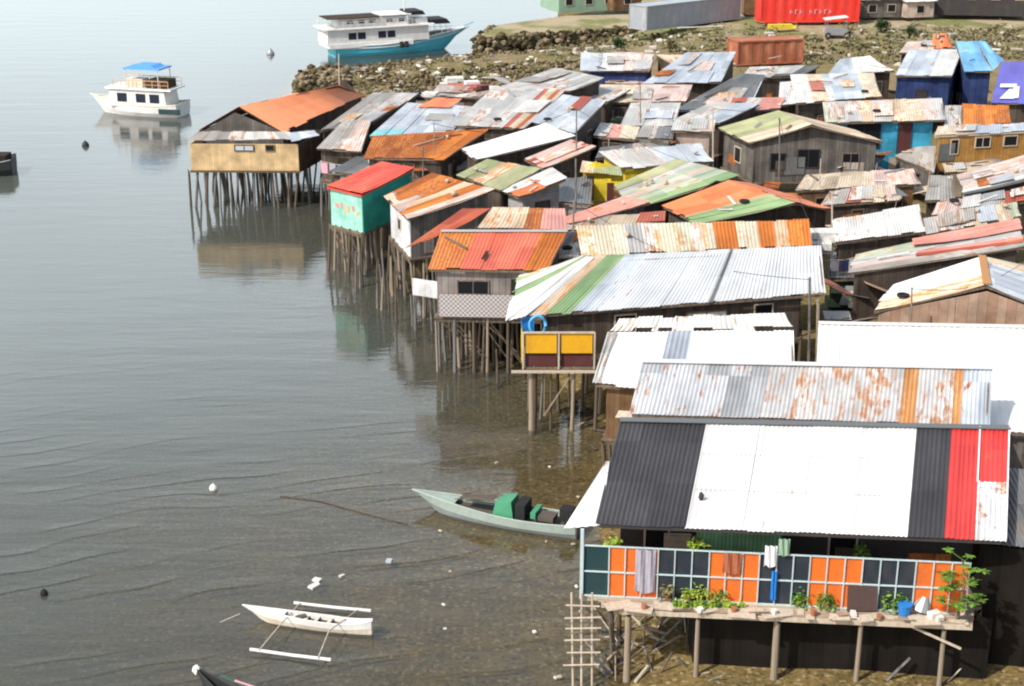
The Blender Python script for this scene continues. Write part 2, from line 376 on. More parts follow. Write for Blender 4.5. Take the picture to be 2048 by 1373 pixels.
# ground material: pebbly olive mud by the water, sandy trodden earth with weeds further inland
n = N('ground', .95, .12); o = n.obj(); sep = n.n('ShaderNodeSeparateXYZ'); n.l(o, sep.inputs[0])
f1 = n.noise(o, .5, 5); f2 = n.noise(o, 6, 6, .8); f3 = n.noise(o, .16, 4)
vor = n.n('ShaderNodeTexVoronoi'); vor.inputs['Scale'].default_value = 8.5; n.l(o, vor.inputs['Vector'])
vw = n.n('ShaderNodeSeparateXYZ'); n.l(vor.outputs['Color'], vw.inputs[0])
mud = n.mix(n.ramp(f1, [(.35, 0.0), (.65, 1.0)]), (.085, .068, .028), (.18, .125, .045))
mud = n.mix(n.ramp(f2, [(.42, 0.0), (.72, 1.0)]), mud, (.30, .21, .085))
mud = n.mix(n.ramp(vw.outputs[0], [(.80, 0.0), (.98, .6)]), mud, (.42, .34, .18))
mud = n.mix(n.ramp(vw.outputs[1], [(.78, 0.0), (.95, .55)]), mud, (.025, .022, .012))
sand = n.mix(n.ramp(f2, [(.3, 0.0), (.7, 1.0)]), (.30, .24, .15), (.50, .41, .28))
sand = n.mix(n.ramp(f3, [(.46, 0.0), (.56, 1.0)]), sand, n.mix(n.ramp(f2, [(.4, 0.0), (.6, 1.0)]), (.13, .15, .05), (.28, .27, .12)))
hz = n.math('ADD', sep.outputs[2], n.math('MULTIPLY', f1, .5))
inl = n.n('ShaderNodeMapRange'); inl.inputs['From Min'].default_value = 150; inl.inputs['From Max'].default_value = 172; inl.inputs['To Min'].default_value = .25; n.l(sep.outputs[1], inl.inputs['Value'])
n.col(n.mix(n.math('MULTIPLY', n.ramp(hz, [(.75, 0.0), (1.0, 1.0)]), inl.outputs[0]), mud, sand)); n.bump(n.math('ADD', f2, vw.outputs[0]), .5, .08)
# water: fresnel mirror over clear-to-murky shallow water
n = N('water', .05); t = n.t; o = n.obj(); outn = t.nodes['Material Output']
t.nodes.remove(n.b)
def stretch(rot, sc):
    m = n.n('ShaderNodeMapping'); m.inputs['Rotation'].default_value = (0, 0, rot); m.inputs['Scale'].default_value = sc; n.l(o, m.inputs[0]); return m.outputs[0]
b1 = n.noise(stretch(R(14), (.5, 2.2, 1)), 1.0, 4, .55)
b2 = n.noise(stretch(R(-8), (.25, 1.0, 1)), .45, 2, .5)
wv = n.n('ShaderNodeTexWave'); wv.wave_type = 'BANDS'; wv.bands_direction = 'Y'; wv.wave_profile = 'SAW'; wv.inputs['Scale'].default_value = .25; wv.inputs['Distortion'].default_value = 9; wv.inputs['Detail'].default_value = 2; wv.inputs['Detail Scale'].default_value = .5
n.l(stretch(R(-24), (.8, 1, 1)), wv.inputs['Vector'])
wl = n.ramp(wv.outputs['Fac'], [(0, 0.0), (.10, 1.0), (.45, .2), (1.0, 0)])
msk = n.ramp(n.noise(stretch(R(-24), (.35, .8, 1)), .35, 2), [(.46, 0.0), (.62, 1.0)])
wl = n.math('MULTIPLY', wl, msk)
spo = n.n('ShaderNodeSeparateXYZ'); n.l(o, spo.inputs[0]); mrg = n.n('ShaderNodeMapRange'); mrg.inputs['From Min'].default_value = 50; mrg.inputs['From Max'].default_value = 72; mrg.inputs['To Min'].default_value = 1; mrg.inputs['To Max'].default_value = .0; n.l(spo.outputs[1], mrg.inputs['Value'])
wl = n.math('MULTIPLY', wl, mrg.outputs[0])
b3 = n.noise(stretch(R(25), (2.2, 5, 1)), 1.0, 3, .6)
b1 = n.math('ADD', b1, n.math('MULTIPLY', b3, .28))
h = n.math('ADD', n.math('MULTIPLY', b1, .45), n.math('ADD', n.math('MULTIPLY', b2, 1.2), n.math('MULTIPLY', wl, .6)))
bp = n.n('ShaderNodeBump'); bp.inputs['Strength'].default_value = .24; bp.inputs['Distance'].default_value = .10; n.l(h, bp.inputs['Height'])
fr = n.n('ShaderNodeFresnel'); fr.inputs['IOR'].default_value = 1.40; n.l(bp.outputs[0], fr.inputs['Normal'])
gl = n.n('ShaderNodeBsdfGlossy'); gl.inputs['Roughness'].default_value = .05; gl.inputs['Color'].default_value = (1, 1, 1, 1); n.l(bp.outputs[0], gl.inputs['Normal'])
tr = n.n('ShaderNodeBsdfTransparent'); tr.inputs[0].default_value = (.95, .95, .92, 1)
df = n.n('ShaderNodeBsdfDiffuse'); df.inputs[0].default_value = (.082, .090, .078, 1)
at = n.n('ShaderNodeAttribute'); at.attribute_name = 'depth'
murk = n.math('SUBTRACT', 1.0, n.math('POWER', 2.718, n.math('MULTIPLY', at.outputs['Fac'], -1.6)))
m1 = n.n('ShaderNodeMixShader'); n.l(murk, m1.inputs[0]); n.l(tr.outputs[0], m1.inputs[1]); n.l(df.outputs[0], m1.inputs[2])
m2 = n.n('ShaderNodeMixShader'); n.l(fr.outputs[0], m2.inputs[0]); n.l(m1.outputs[0], m2.inputs[1]); n.l(gl.outputs[0], m2.inputs[2])
n.l(m2.outputs[0], outn.inputs[0])
def grade(a, b, c, d, na, nb, nc): return np.unique(np.concatenate([np.linspace(a, b, na), np.linspace(b, c, nb), np.linspace(c, d, nc)]))
gx = grade(-900, -30, 60, 900, 10, 181, 12); gy = grade(-60, 36, 130, 240, 8, 190, 90); gy = np.unique(np.concatenate([gy, np.linspace(240, 900, 12)]))
sheet('ground', gx, gy, ground_h, 'ground')
gx2 = np.unique(np.concatenate([[-3000, 3000], gx])); gy2 = np.unique(np.concatenate([[-400, 4000], gy]))
sheet('water', gx2, gy2, lambda X, Y: X*0, 'water', lambda X, Y: np.clip(-ground_h(X, Y), 0, 3))

# ------------------------------------------------------------------ house kit
def lerp4(c, u, v):     # c = e1,e2,r2,r1
    return (c[0]*(1-u)+c[1]*u)*(1-v)+(c[3]*(1-u)+c[2]*u)*v
def roof_part(root, c, spans, pitch=.16, amp=.017, sheetw=.8, name='roof', flat=False, sag=.05, ragged=.06):
    """corrugated roof plane made of overlapping sheets; spans = [(u_end, mat) or (u_end, [(v_end, mat)..])]"""
    names = []; norm = []
    for ue, m in spans:
        vs = m if isinstance(m, list) else [(1.0, m)]
        for _, q in vs:
            if q not in names: names.append(q)
        norm.append((ue, vs))
    lu = ((c[1]-c[0]).length+(c[2]-c[3]).length)/2; lv = ((c[3]-c[0]).length+(c[2]-c[1]).length)/2
    nrm = (c[1]-c[0]).cross(c[3]-c[0]).normalized()
    if nrm.z < 0: nrm = -nrm
    ns = max(1, round(lu/sheetw)); mb = MB()
    edges = sorted(set([i/ns for i in range(ns+1)]+[round(ue, 4) for ue, _ in norm if ue < .999]))
    edges = [e for i, e in enumerate(edges) if i == 0 or e-edges[i-1] > .15*sheetw/lu or e in [round(ue, 4) for ue, _ in norm]]
    vbreak = sorted(set([0, .3, .62, 1]+[v for _, vs in norm for v, _ in vs]))
    for a, b in zip(edges[:-1], edges[1:]):
        um = (a+b)/2; vs_ = next(vs for ue, vs in norm if um <= ue+1e-6)
        cols = max(2, int((b-a)*lu/(pitch/4))) if not flat else 2
        dz = rn(0, .03) if not flat else 0; de = rn(-ragged, ragged)*1.6/max(lv, .5); tw = rn(-.02, .03) if ragged > .04 and not flat else 0; d2 = rn(-ragged, ragged)/max(lv, .5)
        b2 = min(b+.04/lu, 1)
        rows = [v for v in vbreak]
        vs = []; uvs = []
        for lay in (0, 1):
            for v in rows:
                vv = v-(abs(de) if v == 0 and de > 0 else 0)+(-de if v == 0 and de < 0 else 0)*.6
                for i in range(cols+1):
                    u = a+(b2-a)*i/cols; vv = v+(d2 if v == 1 else 0)-(de if v == 0 else 0)
                    p = lerp4(c, u, vv)
                    p = p+nrm*(dz+tw*(1-v)+(0 if flat else amp*math.sin(2*math.pi*u*lu/pitch))-(.012 if lay else 0)+sag*math.sin(3.1*u*math.pi+1)*math.sin(v*math.pi)*.5)
                    p = p+Vector((0, 0, -sag*math.sin(v*math.pi)*.5))
                    vs.append(p); uvs.append((u*lu, vv*lv))
        nc = cols+1; nr = len(rows); L = nr*nc
        for j in range(nr-1):
            vm = (rows[j]+rows[j+1])/2; mm = names.index(next(m for ve, m in vs_ if vm <= ve+1e-6))
            f = []
            for i in range(cols):
                q = (j*nc+i, j*nc+i+1, (j+1)*nc+i+1, (j+1)*nc+i)
                f.append(q); f.append(tuple(L+k for k in reversed(q)))
            f.append((j*nc, (j+1)*nc, L+(j+1)*nc, L+j*nc)); f.append((j*nc+cols, L+j*nc+cols, L+(j+1)*nc+cols, (j+1)*nc+cols))
            if j == 0: f += [(i, L+i, L+i+1, i+1) for i in range(cols)]
            if j == nr-2: f += [((nr-1)*nc+i, (nr-1)*nc+i+1, L+(nr-1)*nc+i+1, L+(nr-1)*nc+i) for i in range(cols)]
            base = len(mb.v)
            if j == 0: mb.v += vs; base0 = base
            for q in f:
                mb.f.append([base0+k for k in q]); mb.m.append(mm); mb.u.append([uvs[k] for k in q])
    return mb.build(name, names, root)
_post = None
def post_mesh(mat):
    key = 'stilt_'+mat
    if key in bpy.data.meshes: return bpy.data.meshes[key]
    mb = MB(); mb.tube([(0, 0, 0), (.03, .01, .35), (-.02, 0, .7), (0, 0, 1)], [1.15, 1, .95, .85], 7)
    # unit post: radius 1 -> scaled per instance
    me = bpy.data.meshes.new(key); me.from_pydata([(v.x if abs(v.x) < 2 else v.x, v.y, v.z) for v in mb.v], [], mb.f); me.materials.append(M[mat])
    me.polygons.foreach_set('use_smooth', [True]*len(me.polygons)); return me
def stilt(root, x, y, top, r=.08, mat='post', lean=.12, bot=None, name='stilt'):
    b = (min(gh((x, y)), .3)-.25) if bot is None else bot
    o = bpy.data.objects.new(name, post_mesh(mat)); COL.objects.link(o); o.parent = root
    p0 = Vector((x+rn(-lean, lean)*2, y+rn(-lean, lean), b)); d = Vector((x, y, top))-p0
    o.location = p0-worg(root); o.rotation_euler = d.to_track_quat('Z', 'Y').to_euler(); o.scale = (r, r, d.length); return o
def inset(pts, d):
    c = sum(pts, Vector())/len(pts); out = []
    for p in pts:
        q = p-c; q.z = 0; L = q.length; out.append(p-q*(min(d*1.4/L, .4)) if L > 0 else p)
    return out
def add_window(root, a, b, t, zc, ww, wh, th=.06, frame='beam_pale', pane='pane', name='window'):
    """window in the wall a->b at fraction t; stands a few mm proud on the outer (camera) side"""
    d = (b-a); d.z = 0; L = d.length; d.normalize(); nn = Vector((d.y, -d.x, 0))
    c = a+d*L*t; c.z = zc
    if nn.dot(camo.location-c) < 0: nn = -nn
    ang = math.atan2(d.y, d.x); c = c+nn*(th+.0)
    p = MB().box(c, (ww, .05, wh), ang).build(name, pane, root)
    mb = MB(); e = .06
    for s in (-1, 1):
        mb.box(c+d*s*(ww/2+e/2)+nn*.012, (e, .085, wh+2*e), ang); mb.box(c+Vector((0, 0, s*(wh/2+e/2)))+nn*.009, (ww, .08, e), ang)
    if ww > .9: mb.box(c+nn*.02, (.04, .06, wh), ang)
    mb.build(name+'_frame', frame, p); return p
def quadpts(q, ze, zr):
    z = (ze, ze, zr, zr)
    if isinstance(ze, tuple): z = (ze[0], ze[1], zr[1], zr[0])
    return [P(q[2*i], q[2*i+1], z[i]) for i in range(4)]
FOOT = {}
ROOFS = []      # for clutter
def house(label, planes, ze=4.9, zr=5.7, floor=2.6, walls='wd_dark', gable=False, stilts=0, name='stilt_house', cat='house', group='tin roofed houses of the stilt village',
          wins=None, pitch=.18, post='post', inset_d=.3, fascia='beam', extra=(), wallmats=None, cap=None, flat=False, prad=.08, ground=False, ragged=.08, sag=.12, setback=0, patches=True, fpx=None):
    """planes: [(px quad e1 e2 r2 r1, spans)...]; first (one or two) planes carry the walls, 'extra' planes have own heights"""
    C = [quadpts(q, ze, zr) for q, _ in planes]; setb = setback
    c0 = C[0]
    if gable:
        if len(C) == 1:
            f1 = c0[3]*2-c0[0]; f2 = c0[2]*2-c0[1]; f1.z = c0[0].z; f2.z = c0[1].z
            if fpx: f1 = P(fpx[0], fpx[1], ze); f2 = f1+(c0[1]-c0[0])
            C.append([f1, f2, c0[2], c0[3]]); planes = list(planes)+[(None, planes[0][1])]
        else:
            C[1][3] = c0[3].copy(); C[1][2] = c0[2].copy()
        foot = [c0[0], c0[1], C[1][1], C[1][0]]; ridge = {1: c0[2], 3: c0[3]}
    else: foot = [c0[0], c0[1], c0[2], c0[3]]; ridge = {}
    cen = sum(foot, Vector())/4; base = Vector((cen.x, cen.y, floor))
    root = thing(name, label, cat, base, group)
    for k, cc in enumerate(C): roof_part(root, cc, planes[k][1], pitch, flat=flat, ragged=ragged, sag=sag)
    if patches and ragged > .04 and name == 'stilt_house' and not any(k_ in label for k_ in ('mossy', 'orange roof with green', 'green and white striped', 'rust brown', 'two pink bands', 'white and rust roof', 'apron', 'orange box', 'yellow house', 'blue gable', 'blue patch', 'dark', 'terrace', 'small')):      # odd replacement sheets laid over the old ones
        for cc in C[:1]:
            lu_ = (cc[1]-cc[0]).length; lv_ = (cc[3]-cc[0]).length
            for q in range(random.choice((1, 2, 2, 3, 4)) if lu_ > 4 else 1):
                u0, v0 = rn(.0, .8), rn(-.02, .6); u1 = min(1, u0+rn(.9, 2.4)/lu_); v1 = min(1.02, v0+rn(1.6, 4.0)/lv_); sk = rn(-.03, .03)
                n4 = Vector((0, 0, .05+.02*q)); pp = [lerp4(cc, u0, v0)+n4, lerp4(cc, u1, v0+sk)+n4, lerp4(cc, u1+sk*.5, v1+sk)+n4, lerp4(cc, u0+sk*.5, v1)+n4]
                roof_part(root, pp, [(1, random.choice(['rust', 'galv_old', 'galv_pale', 'rust_pale', 'white_dirty', 'galv_rust', 'galv_blue', 'rust', 'redbrown', 'cream_rust', 'galv_old', 'galv', 'galv_pale', 'pink_pale']))], pitch, name='roof_patch', ragged=.02, sag=0)
    for q, z1, z2, spans in extra:
        cc = quadpts(q, z1, z2); roof_part(root, cc, spans, pitch, flat=flat, ragged=ragged, sag=sag)
    # fascia boards and rafters under the sheets
    mb = MB(); dn = Vector((0, 0, -.09))
    for cc in C:
        for i, j in ((0, 1), (1, 2), (2, 3), (3, 0)):
            a = cc[i]+(cen-cc[i])*.02+dn; b = cc[j]+(cen-cc[j])*.02+dn; mb.bar(a, b, .05, .10)
    mb.build('fascia', fascia, root)
    if cap:
        mb = MB(); a, b = C[0][3]+Vector((0, 0, .05)), C[0][2]+Vector((0, 0, .05)); mb.bar(a, b, .34, .03); mb.build('ridge_cap', cap, root)
    ins = inset(foot, inset_d)
    if setback:
        for i, j in ((0, 3), (1, 2)): ins[i] = ins[i]+(ins[j]-ins[i])*setback
    wl = []
    cenxy = Vector((cen.x, cen.y, 0))
    for i in range(4):
        j = (i+1) % 4; a, b = ins[i].copy(), ins[j].copy(); ta, tb = a.z-.14, b.z-.14
        pts = [Vector((a.x, a.y, floor)), Vector((b.x, b.y, floor)), Vector((b.x, b.y, tb))]
        if gable and i in ridge:
            rp = ridge[i]; mid = inset([rp, cen+(cen-rp)], 0)[0]; t = .5
            m = (a+b)/2; d2 = (b-a); d2.z = 0; L = d2.length; d2.normalize()
            t = max(.1, min(.9, (Vector((rp.x, rp.y, 0))-Vector((a.x, a.y, 0))).dot(d2)/L)); m = a+(b-a)*t
            pts.append(Vector((m.x, m.y, rp.z-.16)))
        pts.append(Vector((a.x, a.y, ta)))
        mt = (wallmats or {}).get(i, walls)
        MB().poly(pts, .07).build('wall', mt, root); wl.append((a, b))
        if patches and not (i in (0, 1, 3) and mt in ('teal_lit', 'teal_shaded', 'white_wall', 'green_wall', 'yellow_wall')):      # odd sheets nailed over the boards
            dd = b-a; dd.z = 0; Lw = dd.length; dd.normalize(); nv = Vector((dd.y, -dd.x, 0)); nv = nv if nv.dot((a+b)/2-cen) > 0 else -nv
            for q in range(int(Lw/1.6)):
                if random.random() < .45: continue
                x0 = rn(.05, Lw-1.1); zz = floor+rn(.05, .7); pw_, ph_ = rn(.5, 1.4), rn(.5, min(1.4, max(.6, min(ta, tb)-zz-.1))); x1 = min(x0+pw_, Lw-.05); zt = min(zz+ph_, min(ta, tb)-.05)
                oo = a+nv*(.055+.006*q); f = lambda x_, z_: Vector((oo.x+dd.x*x_, oo.y+dd.y*x_, z_))
                MB().poly([f(x0, zz), f(x1, zz+rn(-.05, .05)), f(x1, zt), f(x0, zt+rn(-.06, .04))], .02).build('wall_patch', random.choice(['wd_grey', 'wd_brown', 'galv_old', 'rust', 'wd_dark', 'wd_mauve', 'dark_metal', 'shed_dark', 'wd_beige', 'galv_rust']), root)
    MB().poly([Vector((p.x, p.y, floor-.06)) for p in inset(foot, inset_d-.15)], .1).build('floor', 'beam', root)
    if wins is None and stilts is not None:
        for (a, b) in wl:
            d = b-a; d.z = 0
            nn = Vector((d.y, -d.x, 0)).normalized(); mid = (a+b)/2
            if nn.dot(mid-cen) < 0: nn = -nn
            vis = nn.dot((camo.location-mid).normalized())
            if vis > .15 and d.length > 2.2 and a.z-floor > 1.7:
                for k in range(max(1, int(d.length/2.8))):
                    kk = max(1, int(d.length/2.8)); t = (k+.5)/kk+rn(-.08, .08)
                    if random.random() < .3: continue
                    ww_, wh_ = rn(.5, 1.3), rn(.5, 1.1); o_ = add_window(root, a, b, t, floor+(min(a.z, b.z)-floor)*rn(.5, .62), ww_, wh_, .045, random.choice(['beam', 'wd_brown', 'post_grey', 'post_pale', 'beam']), random.choice(['pane', 'pane', 'shed_dark', 'wd_brown', 'wd_dark']))
    for wdef in (wins or []):
        i, t, zc, ww, wh = wdef[:5]; fr = wdef[5] if len(wdef) > 5 else 'beam_pale'; pn = wdef[6] if len(wdef) > 6 else 'pane'
        add_window(root, wl[i][0], wl[i][1], t, floor+zc, ww, wh, .045, fr, pn, wdef[7] if len(wdef) > 7 else 'window')
    if stilts:
        fi = inset(foot, inset_d-.1); k = 0
        nn_ = max(2, int(math.sqrt(stilts)*1.3)); mm_ = max(2, round(stilts/nn_))
        for i in range(nn_):
            for j in range(mm_):
                u = (i+rn(-.25, .25)*(0 < i < nn_-1))/(nn_-1); v = (j+rn(-.2, .2)*(0 < j < mm_-1))/(mm_-1)
                p = (fi[0]*(1-u)+fi[1]*u)*(1-v)+(fi[3]*(1-u)+fi[2]*u)*v
                stilt(root, p.x, p.y, floor-.05, prad*rn(.7, 1.25), random.choice([post, post, 'post_pale', 'post_grey']))
        a_, b_ = fi[3], fi[2]; MB().poly([Vector((a_.x, a_.y, -.3)), Vector((b_.x, b_.y, -.3)), Vector((b_.x, b_.y, floor-.3)), Vector((a_.x, a_.y, floor-.3))], .06).build('shade_board', 'shade_black', root)  # added backing boards that stop light passing between the stilts
        mb = MB()
        for v in (0, 1):
            a = fi[0] if v == 0 else fi[3]; b = fi[1] if v == 0 else fi[2]
            a = Vector((a.x, a.y, floor-.2)); b = Vector((b.x, b.y, floor-.2)); mb.bar(a, b, .09, .14)
            for q in range(7):
                t1, t2 = rn(0, .7), rn(.2, 1); pa = a+(b-a)*t1; pb = a+(b-a)*min(1, t1+.3)
                MB().bar(pa+Vector((0, 0, -.1)), Vector((pb.x, pb.y, rn(.3, 1.2))), .05, .05).build('brace', post, root)
            mb.build('beam', post, root); mb = MB()
    elif stilts == 0 and not ground:
        for p in ins: stilt(root, p.x, p.y, floor-.05, .09)
    ROOFS.append((label, C[0], root)); FOOT[root.name] = foot
    return root
#%%HOUSES
G = 'galv'
# ---- front row -------------------------------------------------------------
h1 = house('nearest stilt house, roof of black, white and red sheets above an orange grid balcony',
    [((1190,1049, 2013,1083, 2020,858, 1240,842), [(.222,'black'),(.763,'white'),(.852,'black'),(.925,[(.53,'red'),(1,'red')]),(1.0,[(.50,'white_rust'),(1,'red')])])],
    5.0, 6.2, 2.6, 'wd_dark', stilts=14, name='stilt_house', pitch=.15, prad=.10, fascia='shed_dark', post='post', inset_d=.5, ragged=.02, sag=.03,
    wallmats={0:'shed_dark', 3:'wd_dark', 1:'shed_dark'}, wins=[(0,.62,1.2,.8,.8),(0,.1,1.2,.7,.8)], cap='dark_metal', setback=.25)
def sub(root, name, mb, mats, **k): return mb.build(name, mats, root, **k)
# white strips that cap the red sheets, flap of white tin on the left flank
c = quadpts((1190,1049, 2013,1083, 2020,858, 1240,842), 5.0, 6.2)
mb = MB(); up = Vector((0, 0, .06))
mb.bar(lerp4(c, .924, .48)+up, lerp4(c, .924, 1)+up, .05, .02); mb.bar(lerp4(c, .998, 0)+up, lerp4(c, .998, 1)+up, .05, .02); mb.bar(lerp4(c, .928, .0)+up, lerp4(c, .928, .49)+up, .03, .02)
sub(h1, 'roof_trim', mb, 'white_cloth')
a, b_, d_ = P(1212,925,5.75), P(1128,1058,4.55), P(1200,1052,4.95)
roof_part(h1, [b_, d_, a+Vector((.12, 0, 0)), a], [(1, [(.62,'white'),(1,'white_rust')])], name='side_flap')
for k, (u_, v_) in enumerate(((.225,.5),(.36,.5),(.50,.5),(.63,.5))):
    MB().bar(lerp4(c, u_+.002, .02)+Vector((0,0,.028)), lerp4(c, u_+.002, .98)+Vector((0,0,.028)), .02, .012).build('sheet_lap', 'galv_pale', h1)
for v_ in (.34,.68): MB().bar(lerp4(c, .23, v_)+Vector((0,0,.02)), lerp4(c, .76, v_)+Vector((0,0,.02)), .02, .01).build('sheet_lap', 'galv_pale', h1)
# deck in front of the balcony
DZ = 2.6
dk = [P(1238,1217,DZ), P(1945,1249,DZ), P(1950,1206,DZ), P(1160,1188,DZ)]
MB().poly(dk, .06).build('deck', 'deck', h1)
mb = MB()
for i in range(3):
    t = (.0, .45, .95)[i]; q0, q1 = dk[0]*(1-t)+dk[3]*t, dk[1]*(1-t)+dk[2]*t
    mb.bar(q0-Vector((0, 0, .11)), q1-Vector((0, 0, .11)), .09, .15)
mb.build('deck_beam', 'beam_pale', h1)
for k in range(26):     # uneven plank ends poking past the deck edge
    t = min(1, max(0, k/25+rn(-.02,.02))); q0 = dk[0]*(1-t)+dk[1]*t; mb = MB().box(q0+Vector((0, rn(-.10, .25), rn(.03, .07))), (rn(.10, .9), rn(.15, .6), .03), rn(-.35, .35)); mb.build('deck_plank', 'beam_pale', h1)
for px in (1258, 1400, 1560, 1728, 1893):
    t = (px-1238)/707; q0 = dk[0]*(1-t)+dk[1]*t; stilt(h1, q0.x, q0.y+.1, DZ-.15, .115 if px in (1258, 1560) else .08, 'post_pale', .02, -.4)
mb = MB().bar(P(1800,1243,2.5), P(1922,1298,1.85), .06, .06); mb.build('brace', 'beam_pale', h1)
# grid balcony: frame, posts, panels
def rail(px, top):      # top and bottom of the balcony front at photo column px
    b0 = P(px, 1190+(px-1165)*.050, DZ+.03); t0 = b0.copy(); t0.z = DZ+1.72 if top else DZ+.03; return t0
xs = [1165,1216] + [1216+33.6*i for i in range(1, 22)]
cells = ['teal_dark']+['orange_paint']*3+['slate_panel']*3+['orange_paint']*3+['slate_panel']*3+['orange_paint']*3+['slate_panel']*3+['orange_paint']*3
xs = [1165,1216,1248,1280,1313,1346,1380,1414,1447,1480,1513,1547,1580,1613,1647,1682,1717,1752,1786,1822,1857,1893,1928]
for k, m in enumerate(cells):
    if k+1 >= len(xs): break
    b0, b1 = rail(xs[k], 0), rail(xs[k+1], 0); H_ = 1.72
    if k == 0: MB().poly([b0, b1, b1+Vector((0,0,H_)), b0+Vector((0,0,H_))], .03).build('balcony_panel', m, h1); continue
    for j in range(2):
        z0, z1 = j*H_/2, (j+1)*H_/2
        MB().poly([b0+Vector((0,0,z0)), b1+Vector((0,0,z0)), b1+Vector((0,0,z1)), b0+Vector((0,0,z1))], .03).build('balcony_panel', m, h1)
mb = MB(); A0, A1 = rail(1160, 0), rail(1930, 0); off = Vector((0, -.045, 0))
for z in (0.02, .86, 1.74): mb.bar(A0+off+Vector((0,0,z)), A1+off+Vector((0,0,z)), .04, .04)
for x in xs:
    q = rail(x, 0)+off+Vector((0, -.01, 0)); mb.bar(q, q+Vector((0,0,1.76)), .034, .04)
q = rail(1162, 0)+off+Vector((0, -.02, 0)); mb.bar(q-Vector((0,0,.1)), q+Vector((0,0,2.3)), .1, .08)
mb.build('balcony_frame', 'pale_frame', h1)

h2 = house('long galvanised roof with orange rust streaks directly behind the nearest black and white roof',
    [((1258,828, 1980,852, 1985,738, 1285,724), [(.36,G),(.752,'galv_rust'),(.79,'rust_strip'),(.895,'galv_rust'),(.915,'rust_strip'),(1,'galv_blue')])],
    5.6, 6.6, 2.6, 'wd_brown', stilts=10, pitch=.15, cap='galv_smooth', inset_d=.5, ragged=.03, patches=False)
mb = MB().poly([P(1230,836,5.3), P(1412,842,5.3), P(1412,830,5.45), P(1238,822,5.45)], .04); mb.build('eave_board', 'beam_pale', h2)
h3 = house('bright white roof with a pale blue strip, left of the largest white roof',
    [((1188,768, 1592,800, 1587,662, 1228,664), [(.30,'white'),(.44,'galv_blue'),(1,'white')])],
    4.9, 5.7, 2.6, 'wd_brown', stilts=14, pitch=.2, inset_d=.4,
    extra=[((1222,660, 1588,657, 1570,627, 1240,636), 5.72, 6.15, [(.25,'white_dirty'),(.35,'white_rust'),(1,'white_dirty')]), ((1184,768, 1200,768, 1235,664, 1215,664), 4.96, 5.76, [(1,'galv_pale')])], patches=False)
h4 = house('largest plain white roof, running off the right edge of the view',
    [((1628,850, 2330,880, 2300,660, 1637,648), [(.5,'white'),(1,'white')])], 4.6, 5.55, 2.4, 'wd_grey', stilts=8, pitch=.25, cap='white_dirty', inset_d=.4, wins=[], patches=False)
h5 = house('long pale galvanised roof above the yellow balcony, its left end striped green and white',
    [((1048,632, 1652,588, 1642,492, 1182,512), [(.07,'rust_pale'),(.15,'green'),(.24,'galv_blue'),(.60,'galv_smooth'),(.612,'dark_metal'),(1,'galv_smooth')])],
    5.0, 6.2, 2.9, 'wd_dark', stilts=22, pitch=.17, inset_d=.8, wins=[(0,.62,1.3,1.8,.5,'beam','scrap_white','panel'),(0,.3,1.3,.9,.8),(0,.85,1.3,.8,.8)],
    extra=[((1014,642, 1036,548, 1165,511, 1184,512), (4.9,4.85), (6.15,6.2), [(.45,'white'),(.62,'green'),(.8,'white_dirty'),(.9,'green'),(1,'galv_pale')]),
           ((1016,643, 1050,634, 1190,515, 1172,514), (4.95,5.06), (6.26,6.2), [(1,'white')])], patches=False)
h7 = house('faded red roof with a rusty left end above a whitewashed lattice wall',
    [((856,538, 1095,542, 1135,464, 882,464), [(.27,'red_rust'),(.80,'red_faded'),(1,'rust_hot')])],
    5.2, 6.0, 2.8, 'wd_grey', stilts=34, pitch=.18, inset_d=.35, wallmats={0:'wd_mauve'}, cap='galv_pale',
    extra=[((955,457, 1135,459, 1130,418, 985,415), 6.05, 6.3, [(.5,'rust_pale'),(.7,'rust'),(1,'pink')]),
           ((812,497, 880,470, 980,418, 925,418), (5.0,5.6), (6.1,6.3), [(1,'redbrown')])], wins=[(0,.35,1.45,1.4,.6,'beam'),(0,.80,1.1,.7,1.6,'beam','green_dark')], patches=False)
f = inset(FOOT[h7.name], .2)
a, b = f[0].copy(), f[1].copy(); d = b-a; b = a+d*.86; a = a+d*.05
MB().poly([Vector((a.x,a.y-.13,2.85)), Vector((b.x,b.y-.13,2.85)), Vector((b.x,b.y-.13,3.95)), Vector((a.x,a.y-.13,3.95))], .04).build('lattice', 'lattice', h7)
mb = MB(); q0 = P(826,590,3.1); q1 = P(880,598,3.1); mb.poly([q0, q1, q1+Vector((0,0,.85)), q0+Vector((0,0,.85))], .05); mb.build('side_panel', 'white_wall', h7)

# yellow balcony under the long roof
q0, q1 = P(1046,738,2.9), P(1188,738,2.9); yd = Vector((0, 2.6, 0)); root = thing('balcony', 'yellow balcony on tall posts under the end of the long pale roof', 'balcony', (q0+q1)/2)
MB().poly([q0, q1, q1+yd, q0+yd], .1).build('floor', 'beam', root)
for k in range(2):
    a = q0+(q1-q0)*(k*.5+.03); b = q0+(q1-q0)*(k*.5+.47)
    MB().poly([a+Vector((0,0,.72)), b+Vector((0,0,.72)), b+Vector((0,0,1.62)), a+Vector((0,0,1.62))], .05).build('panel', 'yellow_paint', root)
    MB().poly([a+Vector((0,.1,.08)), b+Vector((0,.1,.08)), b+Vector((0,.1,.7)), a+Vector((0,.1,.7))], .05).build('lower_panel', 'maroon', root)
MB().poly([q0+Vector((-.05,0,.3)), q0+Vector((-.05,2.4,.3)), q0+Vector((-.05,2.4,1.62)), q0+Vector((-.05,0,1.62))], .05).build('panel', 'yellow_wall', root)
mb = MB(); mb.bar(q0+Vector((0,-.05,1.66)), q1+Vector((0,-.05,1.66)), .08, .07); mb.bar(q0+Vector((-.5,-.1,-.1)), q1+Vector((.4,-.1,-.1)), .1, .1)
